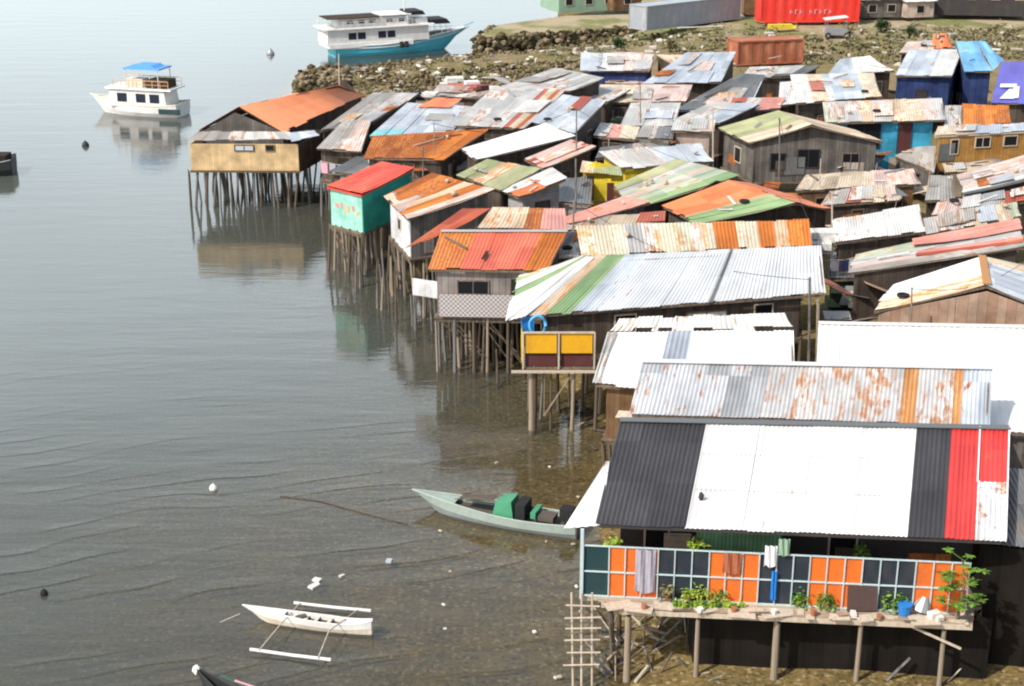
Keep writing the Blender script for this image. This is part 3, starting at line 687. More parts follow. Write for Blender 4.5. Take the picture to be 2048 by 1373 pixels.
for t in (0, .5, 1): mb.bar(q0+(q1-q0)*t+Vector((0,-.06,0)), q0+(q1-q0)*t+Vector((0,-.06,1.66)), .07)
mb.build('rail', 'beam_pale', root)
for t, m_, r_ in ((.12,'post_pale',.13), (.17,'post',.13), (.72,'post_pale',.09), (1.05,'post',.08), (.4,'post',.05)): q = q0+(q1-q0)*t; stilt(root, q.x, q.y+.15, 2.85, r_, m_, .03)
for t in (.1, .5, .9): q = q0+(q1-q0)*t; stilt(root, q.x, q.y+2.3, 2.85, .08, 'post', .1)
mb = MB(); mb.bar(q0+(q1-q0)*.3+Vector((0,.05,-2.2)), q0+(q1-q0)*.68+Vector((0,.05,-.3)), .05); mb.build('brace', 'post_pale', root); mb = MB(); mb.bar(q0+(q1-q0)*.3+Vector((0,.05,-2.2)), q0+(q1-q0)*.3+Vector((0,.05,-.1)), .04)
mb.build('brace', 'post_pale', root)
# blue hoop hanging by the yellow balcony
mb = MB(); cc = q0+Vector((.62, .3, 1.85)); pts = [cc+Vector((math.cos(a_)*.34, 0, math.sin(a_)*.45)) for a_ in [k*math.pi/7 for k in range(15)]]
mb.tube(pts, .07, 6); solo('hoop', mb, 'ring_blue', 'blue plastic hoop hanging over the yellow balcony', 'hoop', smooth=True)
mb = MB(); cc = q0+Vector((.0, .9, 1.2)); mb.box(cc+Vector((.2,0,.35)), (.5, .4, .7), .2); mb.box(cc+Vector((.2,0,.74)), (.36, .3, .2), .2); solo('drum', mb, 'blue_plastic', 'blue plastic container behind the hoop on the yellow balcony', 'container')

h8 = house('rust brown striped roof with a white end wall, behind the green house',
    [((769,392, 815,438, 990,378, 862,347), [(.55,'rust'),(.7,'rust_pale'),(.85,'rust_hot'),(1,'pink_pale')])], 4.9, 5.9, 2.6, 'wd_grey', stilts=26, pitch=.2, wallmats={0:'white_wall'},
    wins=[(0,.5,1.3,.6,.6)], extra=[((769,393, 800,424, 868,397, 826,368), 4.98, 5.28, [(.6,'cream_rust'),(1,'pink_pale')])])
h9 = house('small turquoise green house with a bright red roof, over the water',
    [((652,373, 722,390, 828,336, 762,324), [(1,'red_new')])], 4.95, 5.35, 2.65, 'teal_shaded', stilts=24, pitch=.3, wallmats={0:'teal_lit',3:'teal_lit'}, inset_d=.2, wins=[(0,.45,.95,.9,.55,'teal_lit','teal_dark')] and [], fascia='red_new', patches=False)
ff = inset(FOOT[h9.name], .2); a, b = ff[0], ff[1]; d = (b-a); d.z = 0; L = d.length; d.normalize(); nn = Vector((d.y, -d.x, 0))
for k, (t, z, s1, s2, m_) in enumerate(((.2,1.25,.3,.25,'red_mark'),(.36,1.35,.22,.3,'red_mark'),(.56,1.2,.25,.4,'orange_mark'),(.72,1.3,.22,.3,'red_mark'),(.85,1.05,.2,.35,'orange_mark'),(.45,1.0,.2,.15,'orange_mark'))):
    MB().box(a+d*L*t+nn*.045+Vector((0,0,2.65+z-a.z)), (s1, .02, s2), math.atan2(d.y, d.x), 0, 0, rn(-.5, .5)).build('painted_mark', m_, h9)
h10 = house('tan boarded stilt house with an orange tarpaulin roof, standing furthest out over the water',
    [((565,264, 730,190, 679,170, 478,213), [(1,'tarp')])], 4.75, 6.1, 2.5, 'wd_tan', gable=True, fpx=(394,262), patches=False, stilts=None, pitch=.5, flat=True, inset_d=.35, fascia='shed_dark', wallmats={3:'wd_grey',1:'wd_dark',0:'wd_dark'})
# tan front block of that house under a grey skirt roof
e1, e2 = P(374,281,4.55), P(600,280,4.55)
roof_part(h10, [e1, e2, P(578,264,5.0), P(398,263,5.0)], [(.5,'galv_old'),(1,'galv_pale')], name='skirt_roof')
roof_part(h10, quadpts((583,284, 640,272, 628,262, 578,266), 4.7, 4.9), [(1,'galv_blue')], name='skirt_roof')
w0, w1 = P(380,288,4.35), P(596,289,4.35); w2, w3 = w1+Vector((1.3,4.6,0)), w0+Vector((.4,4.6,0))
for i, (a, b, m_) in enumerate(((w0,w1,'wd_tan'),(w1,w2,'wd_dark'),(w2,w3,'wd_dark'),(w3,w0,'wd_tan'))):  # right side in dark boards: its shade is put into the colour
    MB().poly([Vector((a.x,a.y,2.5)), Vector((b.x,b.y,2.5)), b, a], .07).build('wall', m_, h10)
MB().poly([Vector((p.x,p.y,2.45)) for p in (w0,w1,w2,w3)], .1).build('floor', 'beam', h10)
for t, ww, m_ in ((.18,.0,'pane'),(.5,1.2,'galv_blue'),(.74,.5,'pane')):
    if ww: add_window(h10, w0, w1, t, 4.1, ww, .32, .05, 'wd_tan', m_)
for k in range(60):
    u, v = (k % 15)/14+rn(-.03, .03), (k//15)/3+rn(-.08, .08); p = (w0*(1-u)+w1*u)*(1-v)+(w3*(1-u)+w2*u)*v; p.y += rn(-.1,.1)*(0 < v)
    stilt(h10, p.x, max(p.y, w0.y+.05), 2.45, rn(.06, .10), random.choice(['post','post_grey','post']), .25)
mb = MB(); mb.bar(Vector((w0.x-.1,w0.y-.1,2.5)), Vector((w1.x+.1,w1.y-.1,2.5)), .08, .14); mb.build('beam', 'wd_tan', h10)
#%%UPPER
GL = 'tin roofed houses of the stilt village'
def H(label, q, spans, ze=4.9, zr=5.7, **k): return house(label, [(q, spans)], ze, zr, **k)
def H2(label, q, spans, q2, spans2, ze=4.9, zr=5.9, **k): return house(label, [(q, spans), (q2, spans2)], ze, zr, gable=True, **k)
W_ = 'wd_dark'
H('small pale roof with a pinkish sheet beside the orange tarpaulin roof', (634,297, 722,303, 742,242, 688,240), [(.5,'galv_old'),(1,'pink_pale')], 4.6, 5.3, floor=2.5, stilts=18, walls='wd_dark')
H('grey beige roof climbing away from the end of the orange tarpaulin', (640,262, 745,245, 838,187, 746,186), [(.5,'galv_old'),(1,'galv_pale')], 5.0, 5.6, stilts=12)
H('light blue grey roof with a turquoise patch and a faded orange patch', (738,274, 925,268, 958,214, 815,206), [(.32,[(.2,'cyan_patch'),(1,'galv_blue')]),(.8,'galv_blue'),(1,'galv_old')], 4.9, 5.6, stilts=6, sag=.05, extra=[((835,214, 900,216, 925,198, 870,196), 5.6, 5.75, [(1,'tarp_worn')])])
H('rust brown corrugated roof in front of the light blue grey roof', (727,316, 888,319, 978,258, 746,272), [(.25,'rust'),(.7,'rust'),(1,'rust_hot')], 4.6, 5.3, stilts=24)
H('large plain grey roof with two brown rust streaks near its ridge', (905,252, 1048,258, 1132,180, 985,175), [(.70,'galv_pale'),(.78,'redbrown'),(.88,'beige'),(.93,'rust'),(1,'pink_pale')], 5.2, 6.1)
H('pale far slope meeting the large plain grey roof at its peak', (986,178, 1140,182, 1208,156, 1110,136), [(1,'galv_pale')], 6.0, 6.25)
H('blue grey roof with a black gable wall on its right', (1060,243, 1150,266, 1212,202, 1126,190), [(1,'galv_blue')], 5.3, 6.3, walls='shed_dark')
H('bright white slanting roof in the middle of the village', (922,298, 950,320, 1150,272, 1092,247), [(1,'white')], 4.9, 5.7, patches=False)
H('pink striped roof beside the bright white slanting roof', (1048,318, 1085,338, 1193,293, 1142,279), [(.2,'pink_pale'),(.36,'redbrown'),(.52,'pink_pale'),(.66,'redbrown'),(.82,'pink'),(1,'pink_pale')], 4.9, 5.6)
H('green and brown patched roof between the rust brown striped roof and the pink striped roof', (914,350, 1003,380, 1080,338, 975,318), [(.3,'green_old'),(.6,'rust_pale'),(1,'green_old')], 5.2, 5.7)
H('narrow roof with a white edge and orange rust beside the green and brown patched roof', (1003,381, 1040,394, 1132,358, 1100,337), [(.4,'white_dirty'),(1,'tarp_worn')], 5.1, 5.7, walls='block')
H('low grey shack with a dark front left of the yellow house', (1062,400, 1182,410, 1186,352, 1092,362), [(1,'dark_metal')], 4.3, 4.6, walls='block')
H('yellow house with a maroon door under a pale roof', (1242,337, 1428,322, 1402,287, 1196,303), [(.5,'galv_pale'),(1,'galv_blue')], 4.9, 5.5, walls='yellow_wall')
a, b, c_ = P(1172,352,4.4), P(1200,352,4.4), P(1246,358,4.4)
yh = thing('shack', 'yellow boarded porch with a dark maroon door beside the green striped roof', 'shack', P(1205,400,2.6))
for (p0, p1, z1, z2, zb, m_) in ((P(1166,362,4.3), P(1192,362,4.3), 5.1, 5.5, 4.2, 'yellow_wall'), (P(1190,364,4.3), P(1222,364,4.3), 5.5, 5.3, 4.5, 'yellow_wall'), (P(1188,372,4.2), P(1214,372,4.2), 4.6, 4.6, 2.6, 'yellow_wall'), (P(1222,366,4.3), P(1246,366,4.3), 5.3, 4.9, 4.4, 'yellow_wall')):
    MB().poly([Vector((p0.x,p0.y,zb)), Vector((p1.x,p1.y,zb)), Vector((p1.x,p1.y,z2)), Vector((p0.x,p0.y,z1))], .08).build('wall', m_, yh)
p0, p1 = P(1214,376,4.2), P(1228,376,4.2); MB().poly([Vector((p0.x,p0.y,2.6)), Vector((p1.x,p1.y,2.6)), Vector((p1.x,p1.y,4.5)), Vector((p0.x,p0.y,4.5))], .06).build('door', 'maroon', yh)
roof_part(yh, quadpts((1160,345, 1246,352, 1240,334, 1165,322), 5.0, 5.3), [(.3,'rust_pale'),(1,'green_old')], name='roof')
H('green and white striped roof in the middle of the village', (1227,372, 1263,418, 1478,350, 1352,318), [(.22,'green_old'),(.36,'galv_pale'),(.48,'green_pale'),(.6,'pink_pale'),(.72,'green_pale'),(.82,'green_pale'),(1,'green')], 4.9, 5.8)
H('narrow pink strip of roof below the green and white striped roof', (1118,438, 1140,448, 1302,404, 1246,393), [(1,'pink')], 4.8, 5.3, walls='wd_grey')
H2('orange roof with green stripes and a thin far slope', (1324,412, 1394,447, 1592,405, 1457,361), [(.62,'tarp_worn'),(.72,'green_old'),(1,'green')], (1500,366, 1668,419, 1592,405, 1457,361), [(1,'tarp_worn')], 5.0, 5.9)
H('steep patchwork roof of cream and bright rust sheets behind the long pale roof', (1163,512, 1624,493, 1618,440, 1152,452), [(.20,'cream_rust'),(.32,'galv_pale'),(.42,'cream_rust'),(.48,'green_pale'),(.53,'pink_pale'),(.58,'cream_rust'),(.68,'rust_hot'),(.77,'cream_rust'),(.84,'rust_hot'),(.90,'rust_pale'),(1,'rust_hot')], 5.3, 6.1, sag=.03, patches=False)
# house with green ridge and grey gable front
hg = H2('grey gabled house with a mossy green roof slope', (1436,256, 1497,285, 1622,249, 1556,222), [(.7,'green_old'),(1,'beige')], (1712,262, 1768,284, 1622,249, 1556,222), [(1,'beige')], 5.5, 6.7, floor=2.9, walls='wd_grey', inset_d=.35,
   wins=[(1,.45,1.5,1.3,1.1,'wd_grey'),(1,.2,1.3,.9,1.0,'wd_grey'),(1,.8,1.3,1.0,1.0,'beam'),(0,.5,1.3,.8,.9)])
H('beige plank terrace roof in front of the grey gabled house', (1590,382, 1842,368, 1826,338, 1612,350), [(.3,'beige'),(.6,'beige'),(1,'pink_pale')], 4.1, 4.4, floor=2.2, walls='wd_brown')
H('low patched roof with white scraps beside the orange roof', (1640,412, 1800,400, 1790,368, 1660,382), [(.3,'galv_old'),(.5,'redbrown'),(.8,'cream_rust'),(1,'pink_pale')], 3.9, 4.3, floor=2.0)
H('long beige roof with rust stripes above the blue wall', (1650,246, 1892,240, 1884,197, 1645,204), [(.12,'green_pale'),(.3,'galv_pale'),(.4,'rust_pale'),(.55,'galv_pale'),(.64,'rust_pale'),(.8,'cream_rust'),(.88,'pink_pale'),(1,'galv_pale')], 6.0, 6.6, floor=2.4, walls='blue_wall', wallmats={3:'wd_dark'}, inset_d=.6, wins=[(0,.72,2.5,.9,2.1,'blue_wall','maroon','door'),(0,.3,2.6,2.2,1.6,'wd_dark')])
H('small grey apron roof below the blue wall', (1768,302, 1868,346, 1872,292, 1788,290), [(1,'galv_old')], 3.6, 4.2, floor=2.0, walls='wd_grey')
H('pale roof with rust edges above the long beige roof', (1592,208, 1764,193, 1748,146, 1580,150), [(.2,'white_dirty'),(.38,'cream_rust'),(.8,'galv_blue'),(1,'cream_rust')], 5.6, 6.1)
H('white patched small roof left of the pale roof with rust edges', (1556,212, 1610,206, 1625,160, 1560,165), [(1,'white_rust')], 5.0, 5.5)
H('light blue white roof next to the blue gable', (1790,152, 1904,152, 1926,99, 1818,100), [(.6,'galv_blue'),(1,'white_dirty')], 6.0, 6.6, walls='navy')
H('bright blue gable roof near the top right', (1929,143, 1985,143, 1953,82, 1912,84), [(1,'blue_roof')], 6.0, 7.2, walls='navy', extra=[((1987,142, 2008,118, 1972,84, 1954,82), 6.0, 7.2, [(1,'blue_roof')])])
H('pale grey sheet roof left of the red orange patch', (1798,106, 1868,106, 1872,82, 1815,84), [(1,'pink_pale')], 5.2, 5.6)
H('small red orange tin roof above the light blue white roof', (1864,98, 1906,97, 1893,68, 1866,67), [(1,'tarp_worn')], 5.2, 6.4)
rb = H('deep blue tarpaulin roof at the right edge', (1982,206, 2090,208, 2085,122, 2003,124), [(1,'blue_tarp')], 5.8, 6.7, flat=True, pitch=.5, patches=False)
cc = quadpts((1982,206, 2090,208, 2085,122, 2003,124), 5.8, 6.7)
mb = MB()
def on(u, v): return lerp4(cc, u, v)+Vector((0, -.01, .06))
mb.poly([on(.14,.08), on(.42,.08), on(.42,.30), on(.30,.30)], .01); mb.poly([on(.10,.34), on(.44,.34), on(.44,.42), on(.10,.42)], .01); mb.poly([on(.38,.10), on(.50,.10), on(.50,.36), on(.38,.36)], .01)
mb.build('printed_mark', 'white_cloth', rb)
H('bright orange rusted box roof below the blue tarpaulin', (1924,252, 2022,248, 2018,212, 1924,208), [(.3,'rust_hot'),(.45,'rust'),(.75,'rust_hot'),(1,'rust')], 5.5, 6.3, floor=2.4)
H('pale upright sheet roof left of the bright orange box roof', (1888,258, 1924,256, 1924,212, 1890,212), [(1,'galv_pale')], 5.5, 6.3, floor=2.4)
ho = H('ochre walled open house hung with laundry', (1868,272, 2066,262, 2062,246, 1876,254), [(.4,'beige'),(1,'galv_blue')], 5.5, 5.75, floor=3.2, walls='wd_ochre', inset_d=.3, fascia='beam_pale', wins=[(0,.18,1.5,.5,.9),(0,.5,1.7,1.0,.6),(0,.82,1.7,.9,.6)])
H('low brown roof below the ochre walled house', (1890,345, 2010,335, 2000,322, 1885,330), [(1,'beige')], 3.7, 4.1, floor=2.0, walls='wd_beige')
H('pink and white striped roof sloping left at the right edge', (1914,350, 1928,390, 2110,345, 2100,296), [(.3,'pink_pale'),(.5,'galv_pale'),(.7,'pink_pale'),(.8,'galv_pale'),(.9,'white_dirty'),(1,'dark_metal')], 4.6, 5.4)
H('pale wall and roof patch below the pink and white striped roof', (1862,432, 2030,408, 2022,382, 1875,405), [(.4,'pink_pale'),(1,'galv_pale')], 4.5, 4.9)
H('rust red lean-to at the right edge below the striped roof', (2012,408, 2090,398, 2090,368, 2010,384), [(1,'redbrown')], 4.6, 5.0)
H('blinding white roof of three sheets beside the dark alley', (1670,486, 1853,463, 1838,409, 1664,440), [(1,'white_dirty')], 4.9, 5.6, patches=False)
H('grey green roof with a brown right end behind the pink banded roof', (1852,468, 2044,434, 2034,405, 1846,436), [(.42,'galv_pale'),(.9,'beige'),(1,'green_pale')], 4.9, 5.4)
H('roof with two pink bands across grey sheets at the right', (1710,510, 1698,546, 2052,492, 2034,438), [(.30,'green_pale'),(.4,'galv_pale'),(.62,'galv_pale'),(.8,'pink_pale'),(1,'galv_old')], 4.9, 5.6,
   extra=[((1828,478, 1830,490, 2044,458, 2036,438), 5.28, 5.72, [(1,'pink')]), ((1832,502, 1834,512, 2046,484, 2044,474), 5.22, 5.66, [(.5,'pink'),(1,'redbrown')])])
hr = H2('house with red and tan gable wall under a white and rust roof', (1790,568, 1745,622, 1974,570, 1964,513), [(.66,'white'),(1,'rust_pale')], (2180,560, 2180,650, 1974,570, 1964,513), [(.2,'cream_rust'),(1,'galv_blue')], 4.9, 6.2, floor=2.6, walls='wall_rust', inset_d=.25,
   fascia='beam', wins=[(1,.25,.6,1.3,1.0,'red_wall','red_wall','panel'),(1,.55,.6,1.8,1.0,'red_wall','red_wall','panel'),(1,.78,1.1,.5,.8,'wd_brown'),(1,.86,.9,.7,1.4,'red_wall','red_wall','panel')], cap='rust_strip')
H('pale roof with orange patches and a blue wall below, near the rocky shore', (1160,142, 1300,142, 1310,108, 1162,106), [(.3,'galv_blue'),(.6,'white_rust'),(1,'pink_pale')], 4.4, 4.8, walls='navy', floor=1.8)
H('long pale blue roof of stepped sheets', (1284,168, 1442,165, 1472,104, 1372,106), [(.5,'galv_blue'),(1,'galv_blue')], 4.6, 5.6, floor=1.8)
H('faded orange brown roof left of the rust container', (1368,142, 1382,142, 1376,110, 1312,110), [(1,'rust_pale')], 4.4, 4.7, floor=1.8)
H('flat pinkish beige roof below the long pale blue roof', (1195,206, 1372,204, 1385,170, 1200,170), [(.4,'cream_rust'),(.7,'pink_pale'),(1,'pink_pale')], 4.6, 5.0)
H('light grey roof left of the black lean-to', (1240,252, 1350,252, 1362,206, 1262,206), [(1,'galv_pale')], 4.5, 5.0)
H('black lean-to with a white edge sloping up to the right', (1345,222, 1500,214, 1530,150, 1480,148), [(1,'dark_metal')], 4.4, 5.2, walls='shed_dark', fascia='white_cloth')
H('grey patch roof beside the mossy green slope', (1345,240, 1440,246, 1520,208, 1420,206), [(.5,'galv_pale'),(1,'galv_blue')], 4.9, 5.3)
H('pink and grey ragged roof above the mossy green slope', (1400,228, 1560,218, 1570,196, 1420,196), [(.3,'pink_pale'),(.5,'redbrown'),(.7,'galv_pale'),(1,'pink')], 4.9, 5.3)
H('small pink and white awning roof near the middle', (1186,272, 1272,280, 1280,254, 1200,246), [(.3,'white_dirty'),(.6,'pink'),(1,'cream_rust')], 4.5, 4.8)
H('pinkish block house with a black window', (1340,296, 1430,300, 1440,250, 1362,246), [(.5,'galv_pale'),(1,'pink_pale')], 4.9, 5.2, walls='ply_pink', ze_=None) if False else H('pinkish block house with a black window', (1342,262, 1428,264, 1432,240, 1350,238), [(.5,'galv_pale'),(1,'pink_pale')], 5.2, 5.5, walls='ply_pink')
H('dark fronted shack right of the pinkish block house', (1270,276, 1345,280, 1350,254, 1285,252), [(.5,'galv_old'),(1,'dark_metal')], 4.9, 5.2, walls='block')
H('white peaked roof on dark posts near the rust container', (1655,150, 1790,142, 1740,112, 1680,118), [(.4,'galv_blue'),(1,'white_dirty')], 4.4, 5.1, floor=1.8)
H('pale ragged roof at the foot of the rust container', (1480,158, 1600,152, 1640,132, 1500,134), [(.5,'galv_pale'),(1,'dark_metal')], 4.3, 4.7, floor=1.8)
H('pale tilted sheet roof behind the rubble shore', (860,192, 960,196, 1000,172, 880,168), [(.5,'galv_old'),(1,'white_dirty')], 3.2, 3.5, floor=1.5)
H('low pinkish roof under the blue wall house', (1210,166, 1290,168, 1290,150, 1215,148), [(1,'pink_pale')], 3.4, 3.7, floor=1.6)
H('worn white roof peeking above the pink awning', (1120,200, 1215,205, 1262,178, 1150,172), [(1,'galv_pale')], 4.9, 5.2)
H('dark roofed shed between the white alley roof and the long beige roof', (1850,402, 1910,400, 1905,352, 1858,352), [(1,'galv_old')], 3.8, 4.3, floor=2.0)
H('grey roofed shack in the dark alley', (1655,560, 1735,556, 1738,500, 1662,505), [(1,'dark_metal')], 3.2, 3.6, floor=1.2, walls='green_dark')
H('low shack with a weathered front behind the red faded roof', (1090,520, 1160,514, 1165,462, 1140,462), [(.5,'dark_metal'),(1,'galv_old')], 4.4, 4.8, walls='wd_dark')
H('dim brown roof filling the gap below the faded pink strip', (1100,462, 1330,455, 1330,425, 1150,436), [(.4,'galv_old'),(1,'beige')], 4.6, 4.9, walls='wd_grey')
H('dark narrow roof under the pale slanting roof', (1190,318, 1330,300, 1330,282, 1200,296), [(.5,'dark_metal'),(1,'galv_old')], 4.3, 4.6)
H('small silver roof on the waterfront below the pale pink sheet roof', (655,345, 760,352, 800,318, 720,310), [(.5,'dark_metal'),(1,'galv_old')], 3.9, 4.2, floor=2.4, stilts=16, walls='wd_dark')
#%%OBJECTS
# ---- details of the nearest house ------------------------------------------
q0, q1 = P(1392,1100,4.0), P(1566,1106,4.0)
b0 = rail(1395, 0)+Vector((0,.9,0)); b1 = rail(1566, 0)+Vector((0,.9,0))
MB().poly([b0+Vector((0,0,.2)), b1+Vector((0,0,.2)), b1+Vector((0,0,2.35)), b0+Vector((0,0,2.35))], .05).build('screen', 'green_wall', h1)
bA, bB = rail(1975, 0)+Vector((0,1.2,0)), rail(2140, 0)+Vector((0,.8,0)); hB = Vector((0,4.2,0))
an = thing('shade_lean_to', 'added black lean-to filling the shadow at the right edge beside the nearest house', 'shed', (bA+bB)/2+Vector((0,2,-2.4)))  # added annex, walls near-black to stand for the shadow there
roof_part(an, [bA+Vector((0,0,1.9)), bB+Vector((0,-.2,1.9)), bB+hB+Vector((0,0,2.6)), bA+hB+Vector((0,0,2.6))], [(1,'dark_metal')])
for a, b in ((bA,bB),(bA,bA+hB),(bB,bB+hB),(bA+hB,bB+hB)):
    MB().poly([Vector((a.x,a.y,.0)), Vector((b.x,b.y,.0)), Vector((b.x,b.y,4.4)), Vector((a.x,a.y,4.4))], .08).build('wall', 'shade_black', an)
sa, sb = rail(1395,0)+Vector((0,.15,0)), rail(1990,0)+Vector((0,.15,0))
MB().poly([Vector((sa.x,sa.y,-.1)), Vector((sb.x,sb.y,-.1)), Vector((sb.x,sb.y,2.45)), Vector((sa.x,sa.y,2.45))], .06).build('shade_board', 'shade_black', h1)  # added board wall standing in for the open shadow under the floor
sa2 = sa+Vector((0,5,0)); MB().poly([Vector((sa.x,sa.y+.05,-.1)), Vector((sa2.x,sa2.y,-.1)), Vector((sa2.x,sa2.y,2.45)), Vector((sa.x,sa.y+.05,2.45))], .06).build('shade_board', 'shade_black', h1)  # added return of that wall, closing the shadow at its left
# bamboo ladder frame on the mud
fr_ = thing('bamboo_frame', 'bamboo lattice frame standing in the mud left of the nearest house', 'frame', P(1160,1375,0))
lb = [P(1142,1372,0), P(1186,1372,0)]; yy = lb[0].y
for px in (1146, 1163, 1184): MB().tube([PY(px,1372,yy), PY(px+rn(-3,3),1186,yy+.2)], .035, 6).build('pole', 'beam_pale', fr_)
for py in (1212, 1236, 1258, 1282, 1306, 1332): MB().tube([PY(1130+rn(-4,4),py+rn(-3,3),yy-.06), PY(1198+rn(-6,6),py+rn(-3,3),yy-.06)], .028, 6).build('rung', 'beam_pale', fr_)

def foliage(mb, c, r, n_, ls, drop=0, flat=1.0):
    for k in range(n_):
        d = Vector((random.gauss(0,1), random.gauss(0,1), random.gauss(0,1)*flat)).normalized()*r*rn(.25,1)
        p = Vector(c)+d; a = Vector((rn(-1,1), rn(-1,1), rn(-.6,.5)-drop)).normalized(); s_ = a.cross(Vector((rn(-.3,.3),rn(-.3,.3),1))).normalized()
        L = ls*rn(.6,1.3); w_ = L*.28
        mb.add([p, p+a*L*.5+s_*w_, p+a*L, p+a*L*.5-s_*w_], [(0,1,2,3)])
def plant(label, c, r, n_, ls, mat='leaf', pot='terracotta', hang=False, h=.3, cat='potted plant', group='potted plants on the nearest deck', name='potted_plant'):
    t = thing(name, label, cat, c, group)
    if pot: MB().tube([Vector(c), Vector(c)+Vector((0,0,.22))], [.10,.15], 10).build('pot', pot, t)
    mb = MB()
    for k in range(4): mb2 = None
    top = Vector(c)+Vector((0,0,h)); MB().tube([Vector(c)+Vector((0,0,.1)), top], [.02,.012], 5).build('stem', 'bark', t)
    foliage(mb, top, r, n_, ls, .3 if hang else 0, .8); mb.build('foliage', mat, t)
    if hang: MB().tube([top, top+Vector((0,0,.7))], .008, 4).build('hanger', 'beam', t)
    return t
def dpt(px, py): return P(px, py, DZ+.05)
pl = [('leafy clump at the left of the deck before black panels', 1335, 1199, .26, 70, 'leaf_dry', .16),
      ('low lime green plant before the second orange panels', 1400, 1202, .28, 90, 'leaf_lime', .13), ('bright green bush touching the second orange panels', 1435, 1200, .28, 90, 'leaf', .14),
      ('round green bush at the third dark panels of the balcony', 1598, 1210, .32, 120, 'leaf', .15), ('small green shrub in a brown pot under the third orange panels', 1652, 1216, .28, 100, 'leaf', .14),
      ('spreading green bush beside the blue tub', 1785, 1216, .42, 150, 'leaf', .18), ('yellow green sprout at the left of the lime plant', 1375, 1206, .2, 50, 'leaf_lime', .12)]
for lb_, x, y, r, n_, m_, ls in pl: plant(lb_, dpt(x, y), r*1.15, int(n_*1.8), ls, m_)
for k in range(14):
    x = 1350+k*10+rn(-4,4); c = dpt(x, 1212+rn(0,5)); mb = MB(); foliage(mb, c+Vector((0,0,.12)), .14, 16, .12); mb.tube([c, c+Vector((0,0,.14))], [.07,.09], 7)
    solo('seedling', mb, 'leaf_lime' if k % 3 else 'leaf', 'small green seedling in the row on the left front edge of the nearest deck', 'seedling', 'seedling row on the nearest deck')
for lb_, x, y in (('hanging green fern at the left end under the black eave', 1225, 1078), ('hanging green fern left of the green screen', 1392, 1080), ('hanging olive plant under the eave over the third dark panels', 1722, 1096)):
    plant(lb_, PY(x, y+10, q0.y-.1), .3, 110, .16, 'leaf_lime' if x < 1700 else 'leaf', None, True, .05, 'hanging plant', 'hanging plants under the nearest eave', 'hanging_plant')
c = dpt(1915,1238); t = thing('papaya_plant', 'tall leafy green plant at the right end of the grid balcony', 'plant', c)
MB().tube([c, c+Vector((.08,0,1.2)), c+Vector((-.05,0,2.0))], [.05,.04,.025], 7).build('stem', 'bark', t)
mb = MB()
for k in range(28):
    z = rn(.4, 2.0); a_ = rn(0, 6.28); st = c+Vector((0,0,z)); d = Vector((math.cos(a_), math.sin(a_)*.7, rn(-.1,.35))); e = st+d*rn(.35,.75)
    mb.tube([st, e], .01, 3)
    for j in range(9):
        b_ = j/9*6.28; dd = Vector((math.cos(b_), math.sin(b_)*.8, rn(-.35,.15))); s_ = dd.cross(Vector((0,0,1))).normalized()*.05; L = rn(.16,.3)
        mb.add([e, e+dd*L*.5+s_, e+dd*L, e+dd*L*.5-s_], [(0,1,2,3)])
mb.build('foliage', 'leaf', t)
# cloths, board, tub
f0 = off+Vector((0,-.07,0))
def cloth(label, x0, x1, z0, z1, mat, name='cloth', cat='cloth', yo=0):
    a, b = rail(x0,0)+f0, rail(x1,0)+f0; n1 = 8; mb = MB(); vs = []
    for j in range(5):
        for i in range(n1+1):
            t_ = i/n1; p = a+(b-a)*t_; p.z = a.z+z0+(z1-z0)*(j/4)+(.05*math.sin(t_*9) if j == 0 else 0); p.y += -.02+.035*math.sin(i*1.7+j*.4)+yo; vs.append(p)
    mb.add(vs, [(j*(n1+1)+i, j*(n1+1)+i+1, (j+1)*(n1+1)+i+1, (j+1)*(n1+1)+i) for j in range(4) for i in range(n1)])
    o_ = solo(name, mb, mat, label, cat); md = o_.modifiers.new('thick', 'SOLIDIFY'); md.thickness = .012; return o_
cloth('grey patterned cloth draped over the first orange panels', 1268, 1308, .25, 1.72, 'grey_cloth')
cloth('rust coloured rag hanging on the second orange panels', 1440, 1478, 1.05, 1.74, 'cont_rust')
cloth('white shirt hanging at the rail beside the green screen', 1522, 1546, 1.35, 2.05, 'white_cloth', 'shirt', 'shirt')
cloth('pale green towel hanging right of the white shirt', 1548, 1570, 1.75, 2.3, 'green_side', 'towel', 'towel')
cloth('blue cloth strip hanging below the white shirt', 1538, 1550, .2, 1.2, 'blue_plastic', 'cloth')
o1 = dpt(1696,1222); mb = MB().box(o1+Vector((.4,.0,.42)), (.9,.05,.8), .02, 0, -.15); solo('board', mb, 'brown_board', 'dark brown board leaning on the third orange panels', 'board')
o1 = dpt(1808,1228); mb = MB(); mb.tube([o1, o1+Vector((0,0,.32))], [.17,.22], 12); mb.tube([o1+Vector((.0,0,.32)), o1+Vector((0,0,.36))], [.24,.24], 12); solo('tub', mb, 'blue_plastic', 'blue plastic tub on the deck beside the spreading bush', 'tub')
o1 = dpt(1842,1222); mb = MB(); mb.tube([o1+Vector((0,0,.1)), o1+Vector((.1,0,.5))], [.35,.12], 10); solo('sack', mb, 'metal_grey', 'crumpled grey sack right of the blue tub', 'sack')
o1 = dpt(1868,1236); mb = MB().box(o1+Vector((0,0,.1)), (.35,.25,.2), .4); solo('box', mb, 'scrap_white', 'small white box by the grey sack at the deck edge', 'box')
o1 = P(1402,1000,5.32); mb = MB().box(o1+Vector((0,0,.12)), (.1,.14,.22), .4, 0, .3); solo('scrap', mb, 'shed_dark', 'small dark scrap lying on the white part of the nearest roof', 'scrap')

